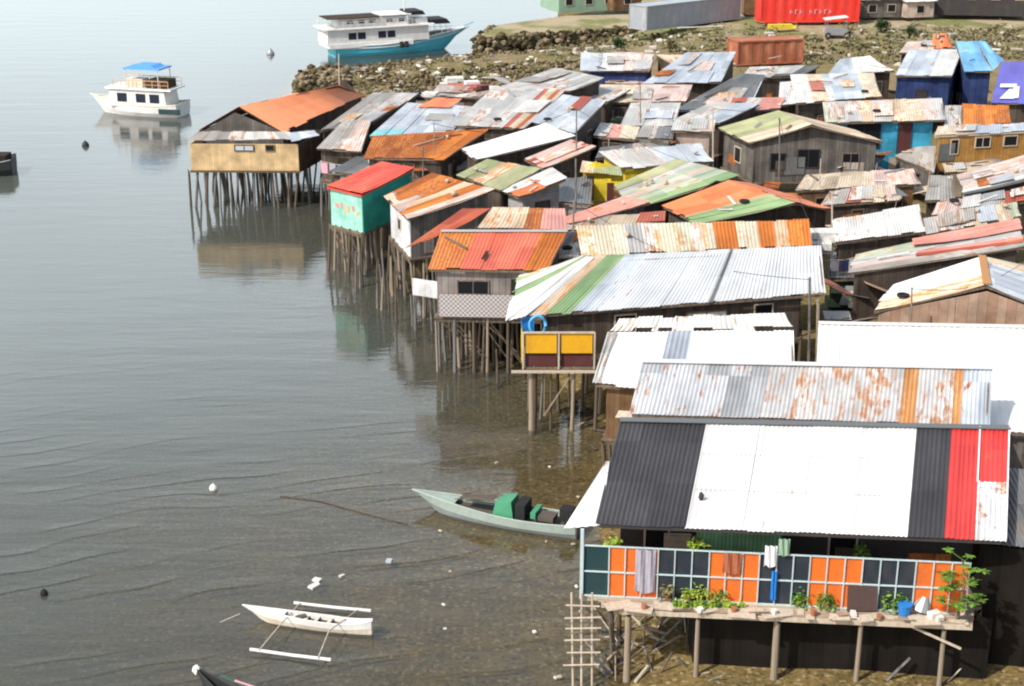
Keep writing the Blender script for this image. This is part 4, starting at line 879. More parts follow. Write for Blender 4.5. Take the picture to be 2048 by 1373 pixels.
# ---- boats ------------------------------------------------------------------
def frame(a, b):
    d = (b-a); d.z = 0; L = d.length; d.normalize(); s_ = Vector((d.y, -d.x, 0)); return L, d, s_      # s_ = towards camera/right side
def hull(root, org, d, s_, L, B, D, mats, draft=.3, bow=.5, stern_w=.75, sheer=.35, name='hull', nst=18, thick=.05, bowrake=.12, pw=.75, stern_rise=.2):
    mb = MB(); vs = []
    ring = [(-1,1),(-.96,.55),(-.72,.12),(0,0),(.72,.12),(.96,.55),(1,1)]
    for i in range(nst+1):
        t = i/nst
        wf = (stern_w+(1-stern_w)*min(1, t/.35)**.7) if t < .35 else max(.012, 1-((t-.35)/.65)**(1/ pw*1.6))
        top = D+bow*max(0, (t-.3)/.7)**2*D*1.0+stern_rise*D*max(0, (.3-t)/.3)**2
        kz = -draft+ (draft+top*.55)*max(0, (t-.82)/.18)**2
        for yy_, zz in ring:
            z = kz+(top-kz)*zz; xx = t*L+bowrake*L*max(0,(t-.6)/.4)**2*zz
            vs.append(org+d*xx+s_*(yy_*wf*B/2)+Vector((0,0,z)))
    k = 7
    mb.add(vs, [(i*k+j, i*k+j+1, (i+1)*k+j+1, (i+1)*k+j) for i in range(nst) for j in range(k-1)]+[tuple(range(k))])
    # upper strake gets the second material
    mb.m = [(1 if (len(mats) > 1 and f_ % (k-1) in (0, 5)) else 0) if f_ < nst*(k-1) else 0 for f_ in range(len(mb.f))]
    o_ = mb.build(name, mats, root); md = o_.modifiers.new('thick', 'SOLIDIFY'); md.thickness = thick; md.offset = 0
    return vs
def gunwale(root, vs, r, mat):
    for e in (0, 6): MB().tube([vs[i*7+e]+Vector((0,0,.01)) for i in range(len(vs)//7)], r, 6).build('gunwale', mat, root)
def floorboard(root, vs, zf, mat, t0=0, t1=.85, name='deck'):
    n_ = len(vs)//7; a, b = int(t0*n_), int(t1*n_); L_ = []; R_ = []
    for i in range(a, b):
        f_ = zf; l0, l1 = vs[i*7], vs[i*7+1]; r0, r1 = vs[i*7+6], vs[i*7+5]; L_.append(l1*(1-f_)+l0*f_); R_.append(r1*(1-f_)+r0*f_)
    m_ = len(L_); MB().add(L_+R_, [(i, i+1, m_+i+1, m_+i) for i in range(m_-1)]).build(name, mat, root)
# green and grey motor boat
A, B = P(1160,1068,0), P(822,1012,0); L, d, s_ = frame(A, B)
gb = thing('motor_boat', 'grey and green wooden motor boat moored beside the nearest house', 'boat', A)
vs = hull(gb, A, d, s_, L*.90, 1.35, .46, ['hull_grey','gunwale'], .2, .55, .8, name='hull', bowrake=.1)
gunwale(gb, vs, .035, 'gunwale'); floorboard(gb, vs, .35, 'boat_inner', 0, .8); floorboard(gb, vs, .97, 'gunwale', .76, 1.0, 'foredeck'); floorboard(gb, vs, .93, 'hull_green', .0, .14, 'aft_deck')
LL = L*.9
def bp_(t, s=0, z=0): return A+d*LL*t+s_*s+Vector((0,0,z))
mb = MB(); mb.hexa([bp_(.40,.5,.3), bp_(.54,.52,.3), bp_(.54,-.52,.3), bp_(.40,-.5,.3), bp_(.42,.42,1.05), bp_(.52,.42,.95), bp_(.52,-.42,.95), bp_(.42,-.42,1.05)]); mb.build('cabin', 'hull_green', gb)
mb = MB(); mb.hexa([bp_(.33,.40,.3), bp_(.392,.40,.3), bp_(.392,-.46,.3), bp_(.33,-.46,.3), bp_(.33,.36,1.0), bp_(.392,.36,1.0), bp_(.392,-.46,1.0), bp_(.33,-.46,1.0)]); mb.build('cabin_opening', 'canvas_black', gb)
MB().box(bp_(.08,0,.75), (.5,.45,.5), math.atan2(d.y,d.x)).build('engine', 'canvas_black', gb)
MB().box(bp_(.20,-.1,.55), (.6,.6,.18), math.atan2(d.y,d.x)).build('engine_box', 'boat_inner', gb)
MB().box(bp_(.28,0,.62), (.2,.8,.25), math.atan2(d.y,d.x)).build('seat', 'hull_green', gb)
for z_, s2 in ((.95,-.35),(1.05,.1)): MB().tube([bp_(.50,s2,z_), bp_(.66,s2,z_), bp_(.80,s2*.6,z_-.25)], .022, 5).build('canopy_pole', 'bark', gb)
mb = MB(); mb.poly([bp_(.54,-.40,.95), bp_(.54,.18,.95), bp_(.76,.12,.82), bp_(.76,-.30,.82)], .02); mb.build('canopy', 'boat_inner', gb)
mb = MB(); mb.tube([P(700,1010,.1), P(820,1040,.0)], .02, 5); solo('mooring_rope', MB().tube([P(560,992,.03), P(640,1002,.03), P(742,1030,.03), P(815,1048,.03)], .025, 5), 'boat_inner', 'dark mooring rope lying on the water left of the grey green boat', 'rope')
# outrigger canoe
A, B = P(745,1268,0), P(492,1238,0); L, d, s_ = frame(A, B)
oc = thing('outrigger_canoe', 'white outrigger canoe floating in the shallows near the bottom', 'canoe', A)
vs = hull(oc, A, d, s_, L*.93, .50, .33, ['hull_cream','hull_white'], .08, .55, .3, name='hull', bowrake=.10, thick=.03, stern_rise=.5)
gunwale(oc, vs, .022, 'hull_white'); floorboard(oc, vs, .92, 'hull_white', .72, .98, 'foredeck'); floorboard(oc, vs, .9, 'hull_white', .05, .28, 'aft_deck'); floorboard(oc, vs, .1, 'boat_inner', .28, .72, 'bottom')
LL = L*.93
for t in (.36,.47,.56,.66): MB().box(bp_(t,0,.27), (.12,.44,.03), math.atan2(d.y,d.x)).build('thwart', 'hull_cream', oc)
MB().box(bp_(.6,.02,.25), (.35,.2,.18), .5).build('bundle', 'boat_inner', oc)
for (xa, ya, xb, yb) in ((588,1206,742,1222), (500,1299,662,1320)): MB().tube([P(xa,ya,.16), P((xa+xb)/2,(ya+yb)/2+1,.12), P(xb,yb,.16)], .055, 7).build('outrigger_float', 'hull_white', oc)
for pts in (((600,1207),(562,1248),(518,1301)), ((716,1220),(658,1262),(636,1317))): MB().tube([P(*pts[0],.2), P(*pts[1],.46), P(*pts[2],.2)], .022, 6).build('outrigger_boom', 'beam_pale', oc)
MB().tube([P(480,1228,.55), P(440,1245,.05)], .012, 4).build('bow_line', 'beam_pale', oc)
# partly visible canoe at the bottom edge
oc2 = thing('outrigger_canoe', 'dark canoe with a white prow and teal float cut off by the bottom edge', 'canoe', P(420,1400,0))
A, B = P(540,1452,0), P(398,1376,0); L, d, s_ = frame(A, B); LL = L
vs = hull(oc2, A, d, s_, L*.95, .55, .4, ['canvas_black','hull_dark'], .08, .8, .4, thick=.03); gunwale(oc2, vs, .02, 'hull_dark')
MB().box(bp_(1.02,0,.62), (.2,.14,.22), math.atan2(d.y,d.x), 0, 0, -.4).build('prow', 'hull_white', oc2)
MB().tube([P(442,1352,.2), P(500,1378,.2), P(560,1405,.2)], .06, 7).build('outrigger_float', 'teal_lit', oc2)
MB().tube([P(470,1362,.32), P(560,1392,.32)], .035, 6).build('outrigger_boom', 'pink_cloth', oc2)
# dark boat at the left edge
A, B = P(30,346,0), P(-160,352,0); L, d, s_ = frame(A, B); db = thing('boat', 'dark hulled boat at the left edge of the water', 'boat', A); LL = L
vs = hull(db, A, d, s_, L, 2.6, 1.0, ['hull_dark','hull_dark'], .3, .5, .9); gunwale(db, vs, .05, 'hull_grey'); floorboard(db, vs, .8, 'boat_inner')
MB().box(bp_(.15,0,1.2), (1.4,1.4,.5), 0).build('cabin', 'wd_dark', db)

def ship_box(root, name, t0, t1, wd_, z0, z1, mat, taper=0):
    mb = MB(); mb.hexa([bp_(t0,wd_/2,z0), bp_(t1,wd_/2,z0), bp_(t1,-wd_/2,z0), bp_(t0,-wd_/2,z0), bp_(t0+taper,wd_/2-.05,z1), bp_(t1-taper,wd_/2-.05,z1), bp_(t1-taper,-wd_/2+.05,z1), bp_(t0+taper,-wd_/2+.05,z1)])
    return mb.build(name, mat, root)
def ship_window(root, t0, t1, wd_, z0, z1, side=1, par=None, mat='glass_dark'):
    o_ = wd_/2+.02; mb = MB(); mb.hexa([bp_(t0,side*(o_),z0), bp_(t1,side*(o_),z0), bp_(t1,side*(o_-.06),z0), bp_(t0,side*(o_-.06),z0), bp_(t0,side*(o_),z1), bp_(t1,side*(o_),z1), bp_(t1,side*(o_-.06),z1), bp_(t0,side*(o_-.06),z1)])
    return mb.build('window', mat, par or root)
def rails(root, t0, t1, wd_, z0, z1, n_=9, mat='hull_white'):
    for sd in (-1, 1):
        mb = MB(); mb.bar(bp_(t0,sd*wd_/2,z1), bp_(t1,sd*wd_/2,z1), .05); mb.bar(bp_(t0,sd*wd_/2,(z0+z1)/2), bp_(t1,sd*wd_/2,(z0+z1)/2), .04)
        for i in range(n_): t = t0+(t1-t0)*i/(n_-1); mb.bar(bp_(t,sd*wd_/2,z0), bp_(t,sd*wd_/2,z1), .05)
        mb.build('railing', mat, root)
# teal ferry
A, B = P(664,112,0), P(905,96,0); L, d, s_ = frame(A, B); LL = L
fe = thing('ferry', 'white passenger boat with a teal hull at the rocky shore', 'boat', A)
vs = hull(fe, A, d, s_, L, 4.0, 1.15, ['hull_teal','hull_teal'], .6, .95, .8, bowrake=.14, nst=24, thick=.08, stern_rise=.1); gunwale(fe, vs, .1, 'hull_white'); floorboard(fe, vs, .95, 'boat_inner', 0, .95)
mb = MB(); 
for e in (1, 5):
    pts = [vs[i*7+e]*.35+vs[i*7+(0 if e == 1 else 6)]*.65 for i in range(24)]; mb = MB(); mb.tube([p+s_*(.04 if e == 5 else -.04) for p in pts], .06, 5); mb.build('rub_rail', 'hull_white', fe)
ship_box(fe, 'bulwark', -.06, .62, 3.9, 1.0, 1.45, 'hull_white')
cb = ship_box(fe, 'cabin', -.07, .76, 3.5, 1.4, 2.95, 'hull_white', .01)
for t0 in (.10,.175,.34,.415): ship_window(fe, t0, t0+.062, 3.48, 1.85, 2.55, 1, cb)
for t0 in (.10,.175,.34,.415): ship_window(fe, t0, t0+.062, 3.48, 1.85, 2.55, -1, cb)
ship_box(fe, 'cabin_roof', -.1, .80, 3.9, 2.95, 3.07, 'hull_white')
ub = ship_box(fe, 'upper_cabin', .02, .60, 2.6, 3.07, 3.95, 'hull_white', .015)
for t0 in (.10,.19,.28,.42,.52): ship_window(fe, t0, t0+.05, 2.52, 3.4, 3.75, 1, ub)
ship_box(fe, 'canopy', -.06, .36, 3.2, 4.02, 4.1, 'wd_brown'); ship_box(fe, 'canopy', .37, .62, 3.0, 4.1, 4.22, 'hull_white'); ship_box(fe, 'awning', .58, .74, 2.8, 4.0, 4.4, 'canvas_black', .02)
ship_box(fe, 'wheelhouse', .66, .76, 2.4, 3.07, 3.6, 'hull_white'); ship_box(fe, 'awning', .76, .95, 2.7, 2.9, 3.4, 'canvas_black', .03)
rails(fe, -.07, .62, 3.6, 3.07, 3.7, 12); rails(fe, .78, .98, 2.4, 1.9, 2.6, 5)
MB().tube([bp_(.60,0,3.9), bp_(.60,0,6.0)], .06, 6).build('mast', 'hull_white', fe)
for t in (.52, .56): MB().tube([bp_(t,1.95,1.3), bp_(t,2.2,.8)], .22, 10).build('tyre_fender', 'tyre', fe)
MB().tube([bp_(1.1,0,2.3), bp_(1.18,0,2.7)], .06, 6).build('bowsprit', 'hull_teal', fe)
# white boat with blue canopy
A, B = P(368,232,0), P(200,222,0); L, d, s_ = frame(A, B); LL = L; s_ = -s_
wb = thing('motor_yacht', 'white cabin boat with a blue canopy anchored in open water', 'boat', A)
vs = hull(wb, A, d, s_, L, 3.0, .95, ['hull_white','hull_white'], .4, .5, .85, bowrake=.08, nst=20, thick=.08); gunwale(wb, vs, .07, 'hull_cream'); floorboard(wb, vs, .85, 'hull_cream', 0, .95)
cb = ship_box(wb, 'cabin', .12, .80, 2.4, .8, 2.3, 'hull_white', .02)
for t0 in (.20,.36,.58): ship_window(wb, t0, t0+.11, 2.40, 1.2, 1.95, 1, cb)
for t0 in (.20,.36,.58): ship_window(wb, t0, t0+.11, 2.40, 1.2, 1.95, -1, cb)
ship_box(wb, 'upper_deck', .05, .82, 2.7, 2.3, 2.42, 'hull_white'); rails(wb, .08, .72, 2.5, 2.42, 3.1, 8, 'orange_mark')
ship_box(wb, 'bench', .12, .36, 1.8, 2.42, 3.1, 'wd_brown'); ship_box(wb, 'console', .42, .62, 1.2, 2.42, 3.1, 'hull_cream')
ship_box(wb, 'canopy', .18, .60, 2.4, 4.0, 4.12, 'canvas_blue'); ship_box(wb, 'canopy_top', .24, .54, 1.8, 4.12, 4.35, 'canvas_blue', .05)
for t in (.2,.58):
    for sd in (-1,1): MB().tube([bp_(t,sd*1.1,2.4), bp_(t,sd*1.1,4.0)], .04, 5).build('canopy_post', 'hull_white', wb)
MB().box(bp_(.08,.0,.55)+s_*1.35, (L*.24,.2,.45), math.atan2(d.y,d.x)).build('fender_panel', 'teal_dark', wb)
MB().tube([bp_(1.0,0,1.3), bp_(1.1,0,1.5)], .05, 5).build('bowsprit', 'hull_white', wb)
# buoys and litter on the water
for lb_, x, y, r, m_ in (('white buoy floating off the bow of the grey green boat', 427, 977, .17, 'hull_white'), ('black buoy floating near the lower left corner', 88, 1187, .14, 'tyre'), ('dark marker float between the two big boats', 541, 108, .45, 'metal_grey'), ('small dark float below the white cabin boat', 171, 291, .30, 'hull_dark')):
    c = P(x, y, .05); mb = MB(); mb.tube([c-Vector((0,0,r)), c-Vector((0,0,r*.6)), c, c+Vector((0,0,r*.6)), c+Vector((0,0,r)), c+Vector((0,0,r*1.3))], [r*.3, r*.8, r, r*.8, r*.35, r*.12], 12); solo('buoy', mb, m_, lb_, 'buoy', smooth=True)
for lb_, x, y, m_ in (('white foam scrap floating left of the scattered litter', 628, 1172, 'scrap_white'), ('white foam scrap floating nearest the rippled shallows', 684, 1152, 'scrap_white'), ('pale scrap floating beside the white foam', 634, 1160, 'scrap_white'), ('bluish plastic scrap floating right of the litter', 778, 1122, 'galv_blue')):
    c = P(x, y, .04); mb = MB().box(c, (rn(.2,.4), rn(.12,.25), .07), rn(0,3)); solo('floating_litter', mb, m_, lb_, 'litter')
for k in range(16):
    x, y = rn(860,1190), rn(880,1360); c = P(x, y, .0); z = gh(c)
    mb = MB().box(Vector((c.x, c.y, max(z,0)+.03)), (rn(.06,.16), rn(.05,.12), .05), rn(0,3), 0, rn(-.3,.3)); solo('litter', mb, random.choice(['scrap_white','concrete','concrete']), 'tiny piece of litter strewn on the muddy shallows', 'litter', 'litter on the mud flat')

# ---- shore at the top ----------------------------------------------------------
def rock(mb, c, r):
    import itertools
    b = bmesh.new(); bmesh.ops.create_icosphere(b, subdivisions=1, radius=1); k1 = (rn(.7,1.3), rn(.7,1.3), rn(.45,.9))
    mb.add([Vector((v.co.x*k1[0]*r*rn(.8,1.15), v.co.y*k1[1]*r*rn(.8,1.15), v.co.z*k1[2]*r*rn(.8,1.15)))+c for v in b.verts], [[v.index for v in f.verts] for f in b.faces]); b.free()
def inpoly(x, y, pg):
    c = False
    for i in range(len(pg)):
        x1, y1 = pg[i]; x2, y2 = pg[i-1]
        if (y1 > y) != (y2 > y) and x < (x2-x1)*(y-y1)/(y2-y1)+x1: c = not c
    return c
pg = [(585,192),(600,160),(650,140),(760,126),(960,106),(1150,98),(1180,60),(1300,62),(1500,80),(1640,70),(1800,60),(2048,60),(2048,120),(1700,130),(1480,100),(1160,135),(1050,165),(860,200),(700,215)]
mb = MB(); k = 0
while k < 4200:
    x, y = rn(580,2048), rn(55,215)
    if not inpoly(x, y, pg): continue
    if x > 1250 and random.random() < .6: continue
    c = P(x, y, 1.0); c.z = gh(c); c = P(x, y, c.z); rock(mb, c+Vector((0,0,rn(-.05,.15))), rn(.08,.27)); k += 1
for k in range(700):
    x = rn(575,700); y = rn(150,190)
    if inpoly(x, y, pg): c = P(x, y, .4); rock(mb, c+Vector((0,0,rn(0,.9))), rn(.2,.45))
tag(mb.build('rubble', 'rubble'), 'loose rocks and rubble heaped along the far shore', 'rubble', kind='stuff')
mb = MB()
for k in range(420):
    x, y = rn(640,2048), rn(64,205)
    if not inpoly(x, y, pg): continue
    c = P(x, y, 1.6); c.z = gh(c)+.35; L = rn(.2,1.3); mb.box(c, (L, rn(.08,.5), rn(.04,.25)), rn(0,3), 0, rn(-.3,.3))
tag(mb.build('debris', 'litter'), 'pale wood and sheet scraps strewn over the far shore', 'debris', kind='stuff')
mb = MB()
for k in range(260):
    x, y = rn(1100,2048), rn(48,125)
    c = P(x, y, 2.2); c.z = gh(c)+.2; foliage(mb, c, rn(.4,1.0), 40, .35, 0, .45)
for k in range(60):
    x, y = rn(700,1180), rn(120,175)
    if inpoly(x, y, pg): c = P(x, y, 1.5); c.z = gh(c)+.3; foliage(mb, c, rn(.3,.7), 30, .3, 0, .4)
tag(mb.build('weeds', 'leaf_dry'), 'dry green weeds growing over the far shore', 'weeds', kind='stuff')
# concrete pier
def slab(pts, z0, z1): return [Vector((p.x,p.y,z0)) for p in pts]+[Vector((p.x,p.y,z1)) for p in pts]
f_ = [P(952,76,1.6), P(1175,60,1.6), P(1290,52,1.6), P(1290,28,1.6), P(1130,32,1.6), P(985,52,1.6)]
mb = MB(); v_ = slab(f_, -1.2, 1.6); mb.add(v_, [(5,4,3,2,1,0),(6,7,8,9,10,11)]+[(i,(i+1)%6,6+(i+1)%6,6+i) for i in range(6)]); mb.m = [1,0]+[1]*6
tag(mb.build('pier', ['ground','concrete_dark']), 'sandy topped stone pier beyond the teal hulled boat', 'pier')
mb = MB()
for k in range(500):
    t_ = random.random(); u_ = rn(0,1); p = f_[0]*(1-t_)+f_[2]*t_ if u_ < .75 else f_[0]*(1-t_)+f_[5]*t_
    c = Vector((p.x+rn(-.3,.3), p.y-rn(-.8,1.6), 0)); dd_ = max(0, p.y-c.y); rock(mb, Vector((c.x, c.y, max(-.3, 1.45-dd_*1.1)+rn(-.2,.15))), rn(.15,.5))
tag(mb.build('rubble', 'rubble'), 'rough brown stones banked along the pier', 'rubble', kind='stuff')
# containers
def container(label, x0, y0, x1, y1, z, wdt, hgt, mat, name='shipping_container', z2=None):
    a, b = P(x0,y0,z), P(x1,y1,z); d_ = (b-a); L_ = d_.length; d_.normalize(); s2 = Vector((-d_.y, d_.x, 0))
    if s2.y < 0: s2 = -s2
    t = thing(name, label, 'container', a)
    n_ = int(L_/.28); mb = MB()
    for sd, oo in ((0, 0), (1, wdt)):           # corrugated long sides
        vs = []
        for i in range(n_+1):
            dd = (.0, .05)[(i//2) % 2]*(1 if sd == 0 else -1); p = a+d_*(L_*i/n_)+s2*(oo+dd); vs += [p+Vector((0,0,.12)), p+Vector((0,0,hgt-.1))]
        mb.add(vs, [(2*i, 2*i+2, 2*i+3, 2*i+1) for i in range(n_)])
    mb.add([a, a+s2*wdt, a+s2*wdt+Vector((0,0,hgt)), a+Vector((0,0,hgt)), b, b+s2*wdt, b+s2*wdt+Vector((0,0,hgt)), b+Vector((0,0,hgt))], [(0,1,2,3),(4,7,6,5),(0,4,5,1)]); mb.build('side', mat, t)
    MB().poly([a+Vector((0,0,hgt-.06)), b+Vector((0,0,hgt-.06)), b+s2*wdt+Vector((0,0,hgt-.06)), a+s2*wdt+Vector((0,0,hgt-.06))], .06).build('roof', mat, t)
    mb = MB()
    for q in (a, b, a+s2*wdt, b+s2*wdt): mb.bar(q, q+Vector((0,0,hgt)), .16)
    for z_ in (.06, hgt-.06):
        for q, r in ((a,b),(a+s2*wdt,b+s2*wdt),(a,a+s2*wdt),(b,b+s2*wdt)): mb.bar(q+Vector((0,0,z_)), r+Vector((0,0,z_)), .13)
    mb.build('frame', mat, t); return t, a, d_, L_, s2
gc = container('long blue grey container lying at the back of the shore', 1292, 62, 1480, 38, 2.3, 2.6, 2.6, 'cont_grey')
rc_ = container('bright red shipping container behind the shore road', 1521, 46, 1716, 44, 2.4, 2.6, 2.9, 'cont_red')
t, a, d_, L_, s2 = rc_; mb = MB()
for k in range(9):
    if k in (3,): continue
    mb = MB(); u = L_*(.30+k*.05); p = a+d_*u-s2*.03; mb.box(p+Vector((.0,0,1.15)), (.10,.03,.5), math.atan2(d_.y,d_.x)); mb.box(p+d_*.14+Vector((0,0,1.15+.2*(k%2))), (.2,.03,.1), math.atan2(d_.y,d_.x)); mb.build('lettering', 'pink_cloth', t)
container('rust red corrugated container box right of the long pale blue roof', 1474, 132, 1604, 126, 2.0, 2.4, 2.3, 'cont_rust')
def block(label, x0, y0, x1, y1, z, dep, hgt, mat, roofm, name, cat, win=0, **k):
    a, b = P(x0,y0,z), P(x1,y1,z); b.z = z; dd = (b-a).normalized(); s2 = Vector((-dd.y, dd.x, 0)); s2 = s2 if s2.y > 0 else -s2
    t = thing(name, label, cat, a); c4 = [a, b, b+s2*dep, a+s2*dep]; u = Vector((0,0,hgt))
    for i in range(4): MB().poly([c4[i], c4[(i+1)%4], c4[(i+1)%4]+u, c4[i]+u], .1).build('wall', mat, t)
    o_ = .35; roof_part(t, [a-dd*o_-s2*o_+u, b+dd*o_-s2*o_+u, b+dd*o_+s2*(dep+o_)+u*1.15, a-dd*o_+s2*(dep+o_)+u*1.15], [(1,roofm)])
    for i in range(win): add_window(t, a, b, (i+.5)/win, z+hgt*.5, .9, .8, .07)
    return t
block('long shed with a pink front at the top edge behind the pier', 1118, 26, 1236, 20, 1.7, 6, 2.5, 'green_side', 'pink', 'warehouse', 'shed', 3)
block('small light blue roofed hut at the top edge left of the long container', 1226, 22, 1282, 18, 1.8, 5, 2.2, 'wd_brown', 'blue_roof', 'hut', 'hut', 1)
block('dark shed among vegetation at the top right corner', 1868, 30, 2060, 34, 2.6, 8, 4.5, 'shed_dark', 'dark_metal', 'warehouse', 'shed', 4)
block('brown hut between the long container and red container', 1488, 30, 1514, 30, 2.4, 4, 2.4, 'wd_brown', 'rust', 'hut', 'hut')
block('pale hut right of the red container at the top edge', 1724, 36, 1800, 34, 2.5, 4, 2.0, 'wd_grey', 'galv_old', 'hut', 'hut', 2)
block('cream painted shack right of the pale hut on the shore', 1812, 36, 1866, 34, 2.5, 3, 1.8, 'ply_pink', 'white_dirty', 'shack', 'shack', 1)
# tricycle, bushes, awning poles on the shore
a = P(1672,76,2.0); t = thing('motor_tricycle', 'grey motor tricycle with a white roof parked on the shore', 'tricycle', a)
mb = MB(); mb.hexa([a+Vector(q) for q in ((-1.2,-.6,.35),(1.0,-.6,.35),(1.0,.7,.35),(-1.2,.7,.35),(-1.1,-.55,1.1),(1.1,-.55,1.0),(1.1,.65,1.0),(-1.1,.65,1.1))]); mb.build('body', 'metal_grey', t)
mb = MB(); mb.poly([a+Vector((-1.4,-.8,1.95)), a+Vector((1.0,-.8,2.25)), a+Vector((1.0,.8,2.25)), a+Vector((-1.4,.8,1.95))], .08); mb.build('roof', 'scrap_white', t)
for x, y in ((-1.1,-.55),(.9,-.55),(-1.1,.6),(.9,.6)): MB().bar(a+Vector((x,y,1.0)), a+Vector((x,y,2.1)), .07).build('roof_post', 'metal_grey', t)
for x, y in ((-1.0,-.7),(1.0,-.7),(1.5,.3)):
    w_ = MB().tube([a+Vector((x,y-.07,.32)), a+Vector((x,y+.07,.32))], .32, 14).build('wheel', 'tyre', t); MB().tube([a+Vector((x,y-.09,.32)), a+Vector((x,y+.09,.32))], .15, 10).build('rim', 'metal_grey', w_)
MB().tube([a+Vector((1.4,.3,.6)), a+Vector((1.2,.3,1.3)), a+Vector((1.1,.55,1.3))], .04, 6).build('handlebar', 'metal_grey', t)
for lb_, x, y, r, m_ in (('dark green bush right of the tricycle', 1760, 62, 1.0, 'leaf_dark'), ('dark shrub on the weedy strip below the cream shack', 1822, 70, .8, 'leaf_dark'), ('green shrub at the foot of the long container', 1236, 96, .9, 'leaf_dark'), ('dark tree crown at the top right behind the shed', 1960, 12, 3.4, 'leaf_dark'), ('dark tree crown at the top edge left of the dark shed', 1868, 14, 2.6, 'leaf_dark'),
        ('wide olive bush low on the shore before the stepped pale roof', 1340, 98, .9, 'leaf_dry')):
    c = P(x, y, 2.2); c.z = gh(c); t = thing('bush', lb_, 'bush', c); MB().tube([c, c+Vector((.1,0,r))], [.1*r,.05*r], 6).build('trunk', 'bark', t)
    mb = MB()
    for q in range(7): foliage(mb, c+Vector((rn(-.6,.6)*r, rn(-.5,.5)*r, r*rn(.5,1.2))), r*rn(.4,.7), int(120*min(r,2.5)), .28*min(r,1.6), 0, .8)
    mb.build('crown', m_, t)
mb = MB(); a = P(1560,60,2.2); mb.box(a+Vector((0,0,.35)), (2.6,.9,.5), .1); mb.box(a+Vector((1.2,0,.3)), (1.2,.6,.3), -.3); solo('pallet_stack', mb, 'yellow_metal', 'yellow sheet stack on the shore below the red container', 'sheet stack')
mb = MB(); a = P(1400,60,2.1); mb.box(a+Vector((0,0,.3)), (5.0,.8,.12), .25, 0, -.2); solo('metal_sheet', mb, 'scrap_white', 'white metal sheet lying under the long grey container', 'metal sheet')

# ---- poles, antennas, things on the roofs -----------------------------------------
for lb_, x, yb, yt, z, r in (('thin white pole rising from the peak of the orange tarpaulin roof', 679, 172, 108, 6.0, .05), ('slim pole before the blue grey roof in the village middle', 1151, 330, 215, 4.5, .05), ('pole standing before the brown patched roof left of centre', 846, 345, 292, 4.0, .05),
    ('pole before the mossy green roof, left of the grey gabled house', 1427, 330, 215, 4.6, .05), ('pole between the yellow house and the grey shack', 1150, 440, 318, 4.3, .06), ('thin pole above the right end of the orange roof', 1665, 470, 385, 4.8, .05),
    ('pole on the beige plank terrace roof', 1641, 370, 318, 4.3, .04), ('pale post under the corner of the grey apron roof', 1861, 410, 340, 3.0, .06), ('tall pole in the gap before the long pale galvanised roof', 1620, 720, 555, 2.0, .07), ('thick pole in the gap left of the largest white roof', 1636, 730, 600, 2.0, .10),
    ('thin pole beside the peak of the white and rust roof', 1822, 665, 575, 4.4, .05), ('pole left of the patchwork roof', 1148, 470, 402, 4.6, .05), ('pole at the left of the pale blue stepped roof', 1282, 250, 165, 4.4, .05), ('dark pole behind the green and white striped roof', 1560, 330, 236, 4.8, .05), ('bare antenna pole on the rust brown roof', 868, 300, 246, 5.0, .035)):
    a = P(x, yb, z); b = PY(x+rn(-2,2), yt, a.y); a.z -= 1.0; solo('pole', MB().tube([a, (a+b)/2+Vector((rn(-.04,.04),0,0)), b], [r, r*.9, r*.7], 6), random.choice(['post_pale','post_grey','beam_pale']), lb_, 'pole')
mats_ = ['beam_pale','beam','scrap_white','cont_rust','wd_brown','metal_grey']
def short(lb_):
    w_ = lb_.replace(',', '').split()[:10]
    while w_[-1] in ('a','the','of','beside','in','to','and','with','above','below','at','under','its','over','on','from','behind','long','orange','mossy','big','light','bright','pale','near','left','right','two','three','grey','standing','white','open','small','light','blue'): w_.pop()
    return ' '.join(w_)
random.seed(21); skip = ('nearest','largest','bright white','turquoise','orange tarpaulin','blinding','blue tarpaulin','long galvanised','long pale galvanised')
for lb_, c, root in ROOFS:
    if any(k_ in lb_ for k_ in skip): continue
    sh = short(lb_); lv = ((c[3]-c[0]).length); lu = (c[1]-c[0]).length; nsc = random.choice((1,2,2,3))
    for k in range(nsc):
        u, v = rn(.12,.88), rn(.12,.85); p = lerp4(c, u, v)+Vector((0,0,.09)); kind = random.choice(('plank','plank','plank','plank','plank','plank','stone','stone','tyre'))
        if kind == 'plank':
            e = lerp4(c, min(.95, max(.05, u+rn(-.3,.3))), min(.95, max(.05, v+rn(-.35,.35))))+Vector((0,0,.09)); solo('plank', MB().bar(p, e, rn(.07,.16), .05), random.choice(mats_), 'loose plank on the '+sh, 'plank', 'loose planks on roofs')
        elif kind == 'tyre':
            pts = [p+Vector((math.cos(q/10*6.283)*.22, math.sin(q/10*6.283)*.22, .05)) for q in range(11)]; solo('tyre', MB().tube(pts, .07, 6), 'tyre', 'old tyre on the '+sh, 'tyre', 'old tyres on roofs', smooth=True)
        else:
            mb = MB(); rock(mb, p+Vector((0,0,.08)), .18); solo('stone', mb, 'concrete', 'stone weighing down the '+sh, 'stone', 'stones on roofs')
